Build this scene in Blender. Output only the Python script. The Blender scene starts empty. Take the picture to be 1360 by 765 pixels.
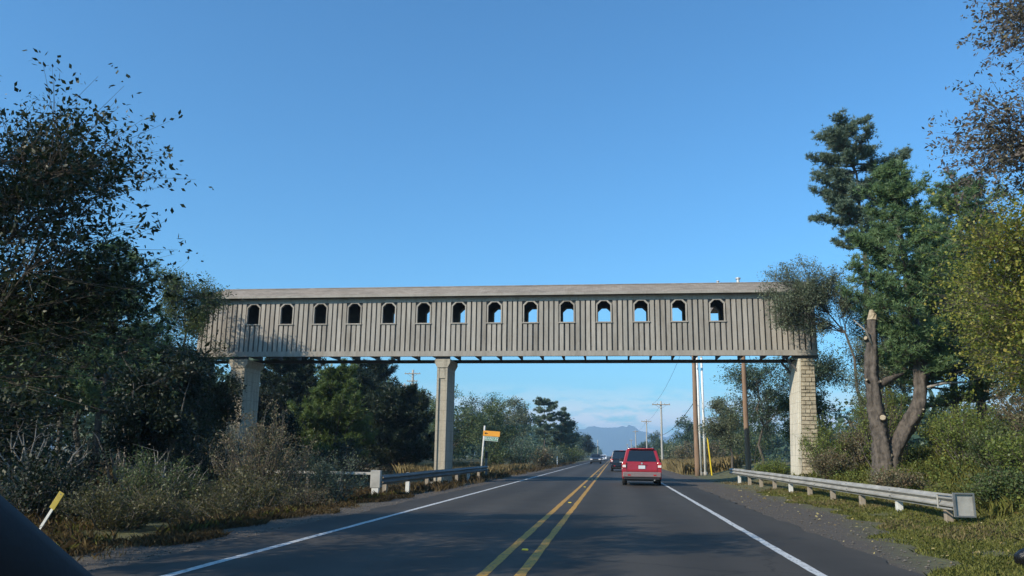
import bpy, math, random
import numpy as np
from mathutils import Vector, Matrix

S = bpy.context.scene
COL = S.collection
R = math.radians

# ------------------------------------------------------------------ camera
FOC, YAW, PITCH, ROLL, CAMZ = 1050.0 / 1360.0, 0.1289, 0.2073, 0.0133, 1.4
cam = bpy.data.cameras.new('camera')
cam.sensor_width = 36.0
cam.lens = 36.0 * FOC
cam.clip_start = 0.05
cam.clip_end = 20000
cam_ob = bpy.data.objects.new('camera', cam)
COL.objects.link(cam_ob)
_f = Vector((-math.sin(YAW) * math.cos(PITCH), math.cos(YAW) * math.cos(PITCH), math.sin(PITCH)))
_r = Vector((math.cos(YAW), math.sin(YAW), 0))
_u = _r.cross(_f)
_r2 = _r * math.cos(ROLL) + _u * math.sin(ROLL)
_u2 = _u * math.cos(ROLL) - _r * math.sin(ROLL)
cam_ob.matrix_world = Matrix(((_r2.x, _u2.x, -_f.x, 0), (_r2.y, _u2.y, -_f.y, 0), (_r2.z, _u2.z, -_f.z, CAMZ), (0, 0, 0, 1)))
S.camera = cam_ob

# ------------------------------------------------------------------ sky, sun, exposure
SUN_EL = 30.5
SUN_TRAVEL = 47.4            # heading of the light, clockwise from the road's direction (+Y)
w = bpy.data.worlds.new('World')
S.world = w
w.use_nodes = True
nt = w.node_tree
nt.nodes.clear()
N = nt.nodes.new
L = nt.links.new
sky = N('ShaderNodeTexSky')
sky.sky_type = 'NISHITA'
sky.sun_disc = False
sky.sun_elevation = R(SUN_EL)
sky.sun_rotation = R(180 + SUN_TRAVEL)
sky.altitude = 10
sky.air_density = 1.15
sky.dust_density = 0.6
sky.ozone_density = 3.2
tc = N('ShaderNodeTexCoord')
sep = N('ShaderNodeSeparateXYZ')
L(tc.outputs['Generated'], sep.inputs[0])
mp = N('ShaderNodeMapping')
mp.inputs['Scale'].default_value = (9.0, 9.0, 34.0)
mp.inputs['Location'].default_value = (0.5, 0.2, 0.35)
L(tc.outputs['Generated'], mp.inputs[0])
nz = N('ShaderNodeTexNoise')
nz.inputs['Scale'].default_value = 2.3
nz.inputs['Detail'].default_value = 7
nz.inputs['Roughness'].default_value = 0.58
L(mp.outputs[0], nz.inputs[0])
cr = N('ShaderNodeValToRGB')
cr.color_ramp.elements[0].position = 0.38
cr.color_ramp.elements[1].position = 0.52
L(nz.outputs[0], cr.inputs[0])
band = N('ShaderNodeValToRGB')     # a low bank of cumulus all round the horizon
be = band.color_ramp.elements
be[0].position = 0.0
be[0].color = (1, 1, 1, 1)
be[1].position = 0.088
be[1].color = (0, 0, 0, 1)
_e = be.new(0.045)
_e.color = (0.9, 0.9, 0.9, 1)
_e = be.new(0.066)
_e.color = (0.35, 0.35, 0.35, 1)
L(sep.outputs['Z'], band.inputs[0])
mul = N('ShaderNodeMath')
mul.operation = 'MULTIPLY'
L(cr.outputs[0], mul.inputs[0])
L(band.outputs[0], mul.inputs[1])
mul2 = N('ShaderNodeMath')
mul2.operation = 'MULTIPLY'
mul2.inputs[1].default_value = 0.95
L(mul.outputs[0], mul2.inputs[0])
mx = N('ShaderNodeMix')
mx.data_type = 'RGBA'
L(mul2.outputs[0], mx.inputs[0])
tint = N('ShaderNodeMix')             # deeper, bluer sky as the camera recorded it, the same everywhere
tint.data_type = 'RGBA'
tint.blend_type = 'MULTIPLY'
tint.inputs[0].default_value = 1.0
tint.inputs[7].default_value = (0.52, 1.03, 1.32, 1)
L(sky.outputs[0], tint.inputs[6])
L(tint.outputs[2], mx.inputs[6])
mx.inputs[7].default_value = (9.0, 8.7, 8.5, 1)
bg = N('ShaderNodeBackground')
bg.inputs['Strength'].default_value = 0.135
L(mx.outputs[2], bg.inputs[0])
wo = N('ShaderNodeOutputWorld')
L(bg.outputs[0], wo.inputs[0])

sun = bpy.data.lights.new('sun', 'SUN')
sun.energy = 5.0
sun.angle = R(0.5)
sun.color = (1.0, 0.90, 0.74)
sun_ob = bpy.data.objects.new('sun', sun)
COL.objects.link(sun_ob)
_d = Vector((math.sin(R(SUN_TRAVEL)) * math.cos(R(SUN_EL)), math.cos(R(SUN_TRAVEL)) * math.cos(R(SUN_EL)), -math.sin(R(SUN_EL))))
sun_ob.rotation_euler = _d.to_track_quat('-Z', 'Y').to_euler()
sun_ob.location = (-30, -30, 60)

S.view_settings.view_transform = 'Standard'
S.view_settings.look = 'None'
S.view_settings.exposure = 0.12
S.view_settings.gamma = 1.0
S.view_settings.use_curve_mapping = False
S.render.engine = 'CYCLES'
S.cycles.use_denoising = True
S.cycles.max_bounces = 6
S.cycles.diffuse_bounces = 3
S.cycles.glossy_bounces = 2
S.cycles.transmission_bounces = 3
S.cycles.volume_bounces = 1
S.cycles.transparent_max_bounces = 6
S.cycles.use_adaptive_sampling = True

# ------------------------------------------------------------------ helpers
def tag(o, label=None, cat=None, group=None, kind=None):
    if label: o['label'] = label
    if cat: o['category'] = cat
    if group: o['group'] = group
    if kind: o['kind'] = kind
    return o

def empty(name, loc, rz=0.0, label=None, cat=None, group=None):
    o = bpy.data.objects.new(name, None)
    COL.objects.link(o)
    o.location = loc
    o.rotation_euler = (0, 0, rz)
    o.empty_display_size = 0.3
    return tag(o, label, cat, group)

def link(name, me, mat=None, parent=None, loc=None):
    o = bpy.data.objects.new(name, me)
    COL.objects.link(o)
    if mat is not None and not me.materials: me.materials.append(mat)
    if parent is not None: o.parent = parent
    if loc is not None: o.location = loc
    return o

class MB:
    """collects shapes into one mesh; o = origin subtracted from every vertex"""
    def __init__(s, o=(0, 0, 0)):
        s.v = []; s.f = []; s.o = o
    def add(s, vs, fs):
        n = len(s.v)
        s.v += [(a[0] - s.o[0], a[1] - s.o[1], a[2] - s.o[2]) for a in vs]
        s.f += [tuple(i + n for i in f) for f in fs]
        return s
    def box(s, x0, x1, y0, y1, z0, z1):
        return s.add([(x0, y0, z0), (x1, y0, z0), (x1, y1, z0), (x0, y1, z0), (x0, y0, z1), (x1, y0, z1), (x1, y1, z1), (x0, y1, z1)],
                     [(0, 3, 2, 1), (4, 5, 6, 7), (0, 1, 5, 4), (1, 2, 6, 5), (2, 3, 7, 6), (3, 0, 4, 7)])
    def hexa(s, p):
        return s.add(p, [(0, 3, 2, 1), (4, 5, 6, 7), (0, 1, 5, 4), (1, 2, 6, 5), (2, 3, 7, 6), (3, 0, 4, 7)])
    def prism(s, poly, y0, y1):
        """poly in (x,z), extruded along y"""
        n = len(poly)
        vs = [(a, y0, b) for a, b in poly] + [(a, y1, b) for a, b in poly]
        fs = [tuple(range(n)), tuple(range(2 * n - 1, n - 1, -1))]
        fs += [(i, i + n, (i + 1) % n + n, (i + 1) % n) for i in range(n)]
        return s.add(vs, fs)
    def tube(s, pts, rad, k=8, cap=True):
        pts = [Vector(p) for p in pts]
        if not hasattr(rad, '__len__'): rad = [rad] * len(pts)
        n = len(s.v); vs = []; fs = []
        up = Vector((0.31, 0.17, 0.93)).normalized()
        for i, p in enumerate(pts):
            a = pts[max(i - 1, 0)]; b = pts[min(i + 1, len(pts) - 1)]
            d = (b - a)
            d = d.normalized() if d.length > 1e-9 else Vector((0, 0, 1))
            q = up if abs(d.dot(up)) < 0.93 else Vector((1, 0, 0))
            e1 = d.cross(q).normalized(); e2 = d.cross(e1)
            for j in range(k):
                t = 2 * math.pi * j / k
                vs.append(p + (e1 * math.cos(t) + e2 * math.sin(t)) * rad[i])
        for i in range(len(pts) - 1):
            for j in range(k):
                j2 = (j + 1) % k
                fs.append((i * k + j, i * k + j2, (i + 1) * k + j2, (i + 1) * k + j))
        if cap:
            fs.append(tuple(range(k - 1, -1, -1)))
            fs.append(tuple(range((len(pts) - 1) * k, len(pts) * k)))
        return s.add(vs, fs)
    def rough_tube(s, pts, rad, k=18, amp=.09, seed=1, n=40):
        """a trunk: resampled path, bark ridges and lumps as geometry"""
        g = np.random.default_rng(seed); P = np.array([tuple(p) for p in pts], float)
        d = np.concatenate([[0], np.cumsum(np.linalg.norm(np.diff(P, axis=0), axis=1))]); u = np.linspace(0, d[-1], n)
        Q = np.stack([np.interp(u, d, P[:, i]) for i in range(3)], -1)
        for _ in range(2): Q[1:-1] = .25 * Q[:-2] + .5 * Q[1:-1] + .25 * Q[2:]
        Rr = np.interp(u, d, np.array(rad, float)); th = np.arange(k) * 2 * math.pi / k
        ridg = amp * .8 * np.sin(th * 5 + g.random() * 6) + amp * .6 * np.sin(th * 3 + g.random() * 6)
        vs = []; fs = []
        for i in range(n):
            t = Vector(Q[min(i + 1, n - 1)] - Q[max(i - 1, 0)]).normalized()
            e1 = t.cross(Vector((.02, 1, .05))).normalized(); e2 = t.cross(e1)
            for j in range(k):
                tw = ridg[j] * (1 + .5 * math.sin(u[i] * 2.1 + j)) + amp * g.normal() * .5 + amp * .7 * math.sin(u[i] * 3.3 + th[j] * 2)
                r = Rr[i] * (1 + tw)
                vs.append(Vector(Q[i]) + (e1 * math.cos(th[j]) + e2 * math.sin(th[j])) * r)
        for i in range(n - 1):
            for j in range(k): fs.append((i * k + j, i * k + (j + 1) % k, (i + 1) * k + (j + 1) % k, (i + 1) * k + j))
        fs.append(tuple(range((n - 1) * k, n * k)))
        return s.add(vs, fs)
    def build(s, name, mat, parent=None, smooth=False, loc=None, bevel=0.0):
        me = bpy.data.meshes.new(name)
        me.from_pydata(s.v, [], s.f)
        if smooth: me.polygons.foreach_set('use_smooth', [True] * len(me.polygons))
        me.update()
        o = link(name, me, mat, parent, loc)
        if bevel:
            m = o.modifiers.new('bevel', 'BEVEL'); m.width = bevel; m.segments = 2; m.limit_method = 'ANGLE'; m.angle_limit = R(35)
        return o

def fast_mesh(name, verts, nper):
    """verts (n*nper,3): disjoint polygons with nper corners"""
    verts = np.ascontiguousarray(verts, dtype=np.float32)
    n = len(verts); nf = n // nper
    me = bpy.data.meshes.new(name)
    me.vertices.add(n); me.loops.add(n); me.polygons.add(nf)
    me.vertices.foreach_set('co', verts.ravel())
    me.loops.foreach_set('vertex_index', np.arange(n, dtype=np.int32))
    me.polygons.foreach_set('loop_start', np.arange(0, n, nper, dtype=np.int32))
    me.update(calc_edges=True)
    return me

# ------------------------------------------------------------------ materials
def srgb(r, g, b):
    def c(x):
        x /= 255.0
        return x / 12.92 if x <= 0.04045 else ((x + 0.055) / 1.055) ** 2.4
    return (c(r), c(g), c(b), 1)

def newmat(name):
    m = bpy.data.materials.new(name); m.use_nodes = True
    t = m.node_tree; t.nodes.clear()
    out = t.nodes.new('ShaderNodeOutputMaterial')
    p = t.nodes.new('ShaderNodeBsdfPrincipled')
    t.links.new(p.outputs[0], out.inputs[0])
    return m, t, p, out

def ramp(t, stops):
    r = t.nodes.new('ShaderNodeValToRGB')
    e = r.color_ramp.elements
    e[0].position, e[0].color = stops[0][0], stops[0][1]
    e[1].position, e[1].color = stops[-1][0], stops[-1][1]
    for p, c in stops[1:-1]:
        x = e.new(p); x.color = c
    return r

def noise(t, scale, detail=4, rough=0.55, coord='Object', sc=(1, 1, 1)):
    c = t.nodes.new('ShaderNodeTexCoord'); m = t.nodes.new('ShaderNodeMapping')
    m.inputs['Scale'].default_value = sc
    t.links.new(c.outputs[coord], m.inputs[0])
    n = t.nodes.new('ShaderNodeTexNoise')
    n.inputs['Scale'].default_value = scale; n.inputs['Detail'].default_value = detail; n.inputs['Roughness'].default_value = rough
    t.links.new(m.outputs[0], n.inputs[0])
    return n

def rgb(c, k=1.0):
    return (c[0] * k, c[1] * k, c[2] * k, 1)

def plain(name, c, rough=0.6, metal=0.0, var=0.18, scale=6.0, bump=0.0, sc=(1, 1, 1), spec=0.5, coat=0.0):
    m, t, p, _ = newmat(name)
    n = noise(t, scale, 5, 0.6, 'Object', sc)
    r = ramp(t, [(0.25, rgb(c, 1 - var)), (0.75, rgb(c, 1 + var))])
    t.links.new(n.outputs[0], r.inputs[0]); t.links.new(r.outputs[0], p.inputs['Base Color'])
    p.inputs['Roughness'].default_value = rough; p.inputs['Metallic'].default_value = metal
    p.inputs['Specular IOR Level'].default_value = spec
    p.inputs['Coat Weight'].default_value = coat
    if bump:
        b = t.nodes.new('ShaderNodeBump'); b.inputs['Strength'].default_value = bump; b.inputs['Distance'].default_value = 0.02
        n2 = noise(t, scale * 5, 6, 0.65, 'Object', sc)
        t.links.new(n2.outputs[0], b.inputs['Height']); t.links.new(b.outputs[0], p.inputs['Normal'])
    return m

def leafmat(name, stops, transl=0.3, rough=0.5, spec=0.4, big=0.35):
    """each leaf (mesh island) takes its own tone; broad noise shifts whole sprays"""
    m, t, p, out = newmat(name)
    g = t.nodes.new('ShaderNodeNewGeometry')
    n = noise(t, 0.9, 3, 0.6)
    a = t.nodes.new('ShaderNodeMath'); a.operation = 'MULTIPLY_ADD'
    a.inputs[1].default_value = 1 - big
    t.links.new(g.outputs['Random Per Island'], a.inputs[0])
    b = t.nodes.new('ShaderNodeMath'); b.operation = 'MULTIPLY'; b.inputs[1].default_value = big
    t.links.new(n.outputs[0], b.inputs[0]); t.links.new(b.outputs[0], a.inputs[2])
    r = ramp(t, stops)
    t.links.new(a.outputs[0], r.inputs[0]); t.links.new(r.outputs[0], p.inputs['Base Color'])
    p.inputs['Roughness'].default_value = rough; p.inputs['Specular IOR Level'].default_value = spec
    tr = t.nodes.new('ShaderNodeBsdfTranslucent'); t.links.new(r.outputs[0], tr.inputs[0])
    mix = t.nodes.new('ShaderNodeMixShader'); mix.inputs[0].default_value = transl
    t.links.new(p.outputs[0], mix.inputs[1]); t.links.new(tr.outputs[0], mix.inputs[2])
    t.links.new(mix.outputs[0], out.inputs[0])
    return m

M = {}
M['leaf_alder'] = leafmat('leaf_alder', [(0.1, (0.013, 0.022, 0.008, 1)), (0.55, (0.026, 0.041, 0.013, 1)), (0.9, (0.049, 0.057, 0.017, 1))], 0.22)  # tones lowered: the deep shade of the left trees is in the colour
M['leaf_grey'] = leafmat('leaf_grey', [(0.1, (0.072, 0.102, 0.058, 1)), (0.55, (0.138, 0.167, 0.094, 1)), (0.9, (0.246, 0.254, 0.160, 1))], 0.22)
M['leaf_olive'] = leafmat('leaf_olive', [(0.1, (0.046, 0.075, 0.025, 1)), (0.55, (0.092, 0.132, 0.039, 1)), (0.92, (0.172, 0.172, 0.057, 1))], 0.28)
M['leaf_yellow'] = leafmat('leaf_yellow', [(0.08, (0.090, 0.126, 0.022, 1)), (0.45, (0.192, 0.228, 0.036, 1)), (0.8, (0.360, 0.324, 0.060, 1)), (0.97, (0.432, 0.228, 0.054, 1))], 0.38)
M['leaf_purple'] = leafmat('leaf_purple', [(0.1, (0.090, 0.075, 0.067, 1)), (0.5, (0.158, 0.128, 0.105, 1)), (0.9, (0.194, 0.187, 0.090, 1))], 0.3)
M['leaf_dark'] = leafmat('leaf_dark', [(0.1, (0.009, 0.015, 0.005, 1)), (0.6, (0.019, 0.031, 0.010, 1)), (0.95, (0.038, 0.046, 0.014, 1))], 0.18)  # albedo lowered to paint near-black shade into the thicket leaves
M['leaf_bluegreen'] = leafmat('leaf_bluegreen', [(0.1, (0.038, 0.072, 0.046, 1)), (0.6, (0.078, 0.126, 0.074, 1)), (0.95, (0.132, 0.174, 0.102, 1))], 0.22)
M['leaf_rust'] = leafmat('leaf_rust', [(0.05, (0.088, 0.106, 0.044, 1)), (0.5, (0.175, 0.156, 0.081, 1)), (0.95, (0.250, 0.150, 0.094, 1))], 0.25)
M['leaf_bramble'] = leafmat('leaf_bramble', [(0.05, (0.069, 0.108, 0.023, 1)), (0.5, (0.152, 0.196, 0.041, 1)), (0.8, (0.253, 0.272, 0.057, 1)), (0.97, (0.341, 0.202, 0.057, 1))], 0.3, big=0.55)
M['leaf_weed'] = leafmat('leaf_weed', [(0.05, (0.050, 0.058, 0.018, 1)), (0.5, (0.105, 0.102, 0.036, 1)), (0.8, (0.165, 0.135, 0.055, 1)), (0.97, (0.20, 0.12, 0.06, 1))], 0.28, big=0.55)
M['needle'] = leafmat('needle', [(0.1, (0.064, 0.116, 0.046, 1)), (0.6, (0.124, 0.196, 0.074, 1)), (0.95, (0.211, 0.290, 0.114, 1))], 0.15, big=0.4)
M['needle_blue'] = leafmat('needle_blue', [(0.1, (0.070, 0.109, 0.070, 1)), (0.6, (0.128, 0.180, 0.113, 1)), (0.95, (0.218, 0.265, 0.172, 1))], 0.15, big=0.4)
M['leaf_hazed'] = leafmat('leaf_hazed', [(0.1, (0.070, 0.105, 0.040, 1)), (0.55, (0.130, 0.175, 0.060, 1)), (0.92, (0.20, 0.22, 0.09, 1))], 0.28)  # olive leaf paled, distance haze mixed into its colour
M['needle_shaded'] = leafmat('needle_shaded', [(0.1, (0.010, 0.020, 0.008, 1)), (0.6, (0.020, 0.036, 0.013, 1)), (0.95, (0.036, 0.055, 0.018, 1))], 0.08, big=0.4)  # needle copy darkened, cast shadow put into the colour
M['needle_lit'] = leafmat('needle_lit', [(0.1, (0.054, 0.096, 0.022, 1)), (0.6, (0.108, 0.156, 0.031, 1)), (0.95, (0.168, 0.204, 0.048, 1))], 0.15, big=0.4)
M['grass_dry'] = leafmat('grass_dry', [(0.05, (0.20, 0.165, 0.075, 1)), (0.5, (0.36, 0.285, 0.14, 1)), (0.95, (0.48, 0.39, 0.21, 1))], 0.25, 0.7, 0.2, 0.5)
M['grass_green'] = leafmat('grass_green', [(0.05, (0.102, 0.120, 0.026, 1)), (0.5, (0.198, 0.210, 0.048, 1)), (0.9, (0.324, 0.288, 0.090, 1))], 0.3, 0.65, 0.25, 0.6)
M['grass_brown'] = leafmat('grass_brown', [(0.05, (0.075, 0.055, 0.035, 1)), (0.5, (0.145, 0.105, 0.055, 1)), (0.95, (0.20, 0.165, 0.075, 1))], 0.25, 0.7, 0.2, 0.5)
M['leaf_fallen'] = leafmat('leaf_fallen', [(0.1, (0.188, 0.112, 0.038, 1)), (0.5, (0.315, 0.240, 0.075, 1)), (0.9, (0.413, 0.360, 0.188, 1))], 0.1, 0.7)
M['bark'] = plain('bark', (0.10, 0.085, 0.068), 0.9, 0, 0.45, 4.0, 0.9, (1, 1, 0.35))
M['bark_pale'] = plain('bark_pale', (0.30, 0.27, 0.23), 0.9, 0, 0.35, 4.0, 0.6, (1, 1, 0.3))
M['bark_pine'] = plain('bark_pine', (0.092, 0.075, 0.061), 0.95, 0, 0.85, 9.0, 1.0, (1, 1, 0.35))
M['cut_wood'] = plain('cut_wood', (0.37, 0.30, 0.205), 0.8, 0, 0.3, 14.0)
M['steel'] = plain('steel', (0.37, 0.355, 0.32), 0.65, 0.2, 0.35, 3.0, 0.05, (1, 0.5, 1))
M['steel_dark'] = plain('steel_dark', (0.16, 0.17, 0.17), 0.65, 0.3, 0.3, 3.0, 0.05)
M['post_wood'] = plain('post_wood', (0.30, 0.25, 0.19), 0.85, 0, 0.35, 7.0, 0.4, (1, 1, 0.2))
M['pole_wood'] = plain('pole_wood', (0.24, 0.155, 0.10), 0.85, 0, 0.35, 6.0, 0.5, (1, 1, 0.12))
M['pole_grey'] = plain('pole_grey', (0.38, 0.36, 0.32), 0.8, 0, 0.2, 6.0, 0.3, (1, 1, 0.12))
M['white_paint'] = plain('white_paint', (0.74, 0.74, 0.71), 0.5, 0, 0.08, 5.0)
M['post_white'] = plain('post_white', (0.62, 0.61, 0.57), 0.6, 0, 0.2, 5.0)
M['yellow_plastic'] = plain('yellow_plastic', (0.75, 0.55, 0.03), 0.45, 0, 0.1, 5.0)
M['yellow_sheet'] = plain('yellow_sheet', (0.36, 0.27, 0.02), 0.5, 0, 0.25, 9.0)
M['orange_sheet'] = plain('orange_sheet', (0.82, 0.36, 0.04), 0.45, 0, 0.08, 5.0)
M['green_sheet'] = plain('green_sheet', (0.10, 0.26, 0.19), 0.45, 0, 0.08, 5.0)
M['letter_white'] = plain('letter_white', (0.8, 0.82, 0.8), 0.5, 0, 0.03, 5.0)
M['letter_black'] = plain('letter_black', (0.015, 0.014, 0.012), 0.5, 0, 0.1, 5.0)
M['wire'] = plain('wire', (0.03, 0.03, 0.03), 0.6, 0, 0.1, 5.0)
M['rubber'] = plain('rubber', (0.012, 0.012, 0.013), 0.85, 0, 0.2, 20.0)
M['black_trim'] = plain('black_trim', (0.018, 0.018, 0.020), 0.55, 0, 0.15, 10.0)
M['interior_trim'] = plain('interior_trim', (0.012, 0.013, 0.017), 0.8, 0, 0.15, 30.0, 0.1)  # dark trim, blackened in place of the shade of an unbuilt car roof
M['alloy'] = plain('alloy', (0.45, 0.45, 0.46), 0.35, 0.8, 0.1, 10.0)
M['car_glass'] = plain('car_glass', (0.012, 0.016, 0.020), 0.06, 0, 0.05, 2.0, spec=0.8)
M['paint_red'] = plain('paint_red', (0.31, 0.011, 0.022), 0.38, 0.0, 0.05, 3.0, coat=0.35)
M['paint_red_far'] = plain('paint_red_far', (0.30, 0.02, 0.025), 0.35, 0.1, 0.05, 3.0, coat=0.6)
M['paint_navy'] = plain('paint_navy', (0.010, 0.014, 0.026), 0.28, 0.1, 0.05, 3.0, coat=0.7)
M['paint_white'] = plain('paint_white', (0.70, 0.71, 0.72), 0.32, 0.0, 0.03, 3.0, coat=0.6)
M['paint_silver'] = plain('paint_silver', (0.40, 0.42, 0.44), 0.35, 0.5, 0.03, 3.0, coat=0.6)
M['paint_dark'] = plain('paint_dark', (0.03, 0.033, 0.036), 0.32, 0.2, 0.05, 3.0, coat=0.6)
M['bumper_grey'] = plain('bumper_grey', (0.20, 0.15, 0.15), 0.55, 0.0, 0.1, 6.0)
M['lamp_red'] = plain('lamp_red', (0.45, 0.015, 0.015), 0.12, 0, 0.05, 4.0, spec=0.8, coat=1.0)
M['lamp_clear'] = plain('lamp_clear', (0.80, 0.74, 0.72), 0.12, 0, 0.05, 4.0, spec=0.8, coat=1.0)
M['plate_white'] = plain('plate_white', (0.62, 0.64, 0.66), 0.45, 0, 0.05, 9.0)
M['chrome'] = plain('chrome', (0.75, 0.75, 0.77), 0.15, 1.0, 0.03, 3.0)
M['bag'] = plain('bag', (0.010, 0.010, 0.011), 0.25, 0, 0.1, 8.0, 0.5)
M['vent_metal'] = plain('vent_metal', (0.55, 0.54, 0.52), 0.45, 0.4, 0.15, 8.0)
def concrete_mat(name, c):
    m, t, p, _ = newmat(name)
    n1 = noise(t, 2.2, 7, .7, 'Object', (2.2, 2.2, .25)); n2 = noise(t, 9, 6, .7)
    r1 = ramp(t, [(.3, rgb(c, .55)), (.48, rgb(c, .95)), (.75, rgb(c, 1.1))]); t.links.new(n1.outputs[0], r1.inputs[0])
    r2 = ramp(t, [(.3, (.8, .79, .77, 1)), (.7, (1.08, 1.08, 1.08, 1))]); t.links.new(n2.outputs[0], r2.inputs[0])
    x = t.nodes.new('ShaderNodeMix'); x.data_type = 'RGBA'; x.blend_type = 'MULTIPLY'; x.inputs[0].default_value = 1
    t.links.new(r1.outputs[0], x.inputs[6]); t.links.new(r2.outputs[0], x.inputs[7])
    w_ = t.nodes.new('ShaderNodeTexWave'); w_.bands_direction = 'Z'; w_.inputs['Scale'].default_value = .62; w_.inputs['Distortion'].default_value = .15
    cw = t.nodes.new('ShaderNodeTexCoord'); t.links.new(cw.outputs['Object'], w_.inputs[0])
    rw = ramp(t, [(0.0, (.72, .72, .72, 1)), (.012, (1, 1, 1, 1)), (1, (1, 1, 1, 1))]); t.links.new(w_.outputs[0], rw.inputs[0])
    y = t.nodes.new('ShaderNodeMix'); y.data_type = 'RGBA'; y.blend_type = 'MULTIPLY'; y.inputs[0].default_value = 1
    t.links.new(x.outputs[2], y.inputs[6]); t.links.new(rw.outputs[0], y.inputs[7]); t.links.new(y.outputs[2], p.inputs['Base Color'])
    p.inputs['Roughness'].default_value = .9
    b = t.nodes.new('ShaderNodeBump'); b.inputs['Strength'].default_value = .4; b.inputs['Distance'].default_value = .02
    t.links.new(n2.outputs[0], b.inputs['Height']); t.links.new(b.outputs[0], p.inputs['Normal'])
    return m
M['concrete'] = concrete_mat('concrete', (0.44, 0.385, 0.295))
M['concrete_pale'] = concrete_mat('concrete_pale', (0.68, 0.62, 0.50))
M['block'] = plain('block', (0.40, 0.34, 0.24), 0.95, 0, 0.35, 3.5, 1.0)
M['girder'] = plain('girder', (0.075, 0.072, 0.070), 0.75, 0.0, 0.3, 3.0, 0.1)
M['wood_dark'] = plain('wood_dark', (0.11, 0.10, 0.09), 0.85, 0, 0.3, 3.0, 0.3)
M['stone'] = plain('stone', (0.13, 0.112, 0.092), 0.9, 0, 0.5, 5.0, 0.4)

def board_mat():
    m, t, p, _ = newmat('siding')
    oi = t.nodes.new('ShaderNodeObjectInfo')
    c = t.nodes.new('ShaderNodeTexCoord')
    add = t.nodes.new('ShaderNodeVectorMath'); add.operation = 'MULTIPLY_ADD'
    add.inputs[1].default_value = (7, 7, 1.2)
    t.links.new(c.outputs['Object'], add.inputs[0])
    cmb = t.nodes.new('ShaderNodeCombineXYZ')
    k = t.nodes.new('ShaderNodeMath'); k.operation = 'MULTIPLY'; k.inputs[1].default_value = 40
    t.links.new(oi.outputs['Random'], k.inputs[0]); t.links.new(k.outputs[0], cmb.inputs[0]); t.links.new(cmb.outputs[0], add.inputs[2])
    n = t.nodes.new('ShaderNodeTexNoise'); n.inputs['Scale'].default_value = 1.6; n.inputs['Detail'].default_value = 6; n.inputs['Roughness'].default_value = 0.65
    t.links.new(add.outputs[0], n.inputs[0])
    r = ramp(t, [(0.25, (0.30, 0.27, 0.23, 1)), (0.5, (0.365, 0.33, 0.285, 1)), (0.8, (0.43, 0.395, 0.345, 1))])
    t.links.new(n.outputs[0], r.inputs[0])
    hs = t.nodes.new('ShaderNodeHueSaturation')
    v = t.nodes.new('ShaderNodeMapRange'); v.inputs[3].default_value = 0.80; v.inputs[4].default_value = 1.1
    t.links.new(oi.outputs['Random'], v.inputs[0]); t.links.new(v.outputs[0], hs.inputs['Value'])
    t.links.new(r.outputs[0], hs.inputs['Color'])
    ge = t.nodes.new('ShaderNodeNewGeometry'); mpw = t.nodes.new('ShaderNodeMapping'); mpw.inputs['Scale'].default_value = (1.1, 1.1, .22)
    t.links.new(ge.outputs['Position'], mpw.inputs[0])
    st = t.nodes.new('ShaderNodeTexNoise'); st.inputs['Scale'].default_value = 1.0; st.inputs['Detail'].default_value = 7; st.inputs['Roughness'].default_value = .68
    t.links.new(mpw.outputs[0], st.inputs[0])
    sr = ramp(t, [(.32, (.74, .71, .67, 1)), (.5, (1.0, .99, .97, 1)), (.72, (1.12, 1.12, 1.12, 1))]); t.links.new(st.outputs[0], sr.inputs[0])
    wm = t.nodes.new('ShaderNodeMix'); wm.data_type = 'RGBA'; wm.blend_type = 'MULTIPLY'; wm.inputs[0].default_value = 1
    t.links.new(hs.outputs[0], wm.inputs[6]); t.links.new(sr.outputs[0], wm.inputs[7]); t.links.new(wm.outputs[2], p.inputs['Base Color'])
    p.inputs['Roughness'].default_value = 0.85
    b = t.nodes.new('ShaderNodeBump'); b.inputs['Strength'].default_value = 0.35; b.inputs['Distance'].default_value = 0.01
    t.links.new(n.outputs[0], b.inputs['Height']); t.links.new(b.outputs[0], p.inputs['Normal'])
    return m
M['siding'] = board_mat()

def roof_mat():
    m, t, p, _ = newmat('shingle')
    c = t.nodes.new('ShaderNodeTexCoord')
    br = t.nodes.new('ShaderNodeTexBrick')
    br.inputs['Scale'].default_value = 1.0; br.inputs['Brick Width'].default_value = 0.28; br.inputs['Row Height'].default_value = 0.155
    br.inputs['Mortar Size'].default_value = 0.006
    br.inputs['Color1'].default_value = (0.27, 0.225, 0.185, 1); br.inputs['Color2'].default_value = (0.36, 0.305, 0.255, 1); br.inputs['Mortar'].default_value = (0.15, 0.13, 0.11, 1)
    t.links.new(c.outputs['Object'], br.inputs[0])
    n = noise(t, 0.9, 6, 0.7, 'Object', (0.5, 2, 2))
    r = ramp(t, [(0.3, (0.72, 0.72, 0.72, 1)), (0.7, (1.12, 1.1, 1.08, 1))])
    t.links.new(n.outputs[0], r.inputs[0])
    mm = t.nodes.new('ShaderNodeMix'); mm.data_type = 'RGBA'; mm.blend_type = 'MULTIPLY'; mm.inputs[0].default_value = 1
    t.links.new(br.outputs[0], mm.inputs[6]); t.links.new(r.outputs[0], mm.inputs[7])
    t.links.new(mm.outputs[2], p.inputs['Base Color']); p.inputs['Roughness'].default_value = 0.9
    return m
M['shingle'] = roof_mat()

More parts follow.
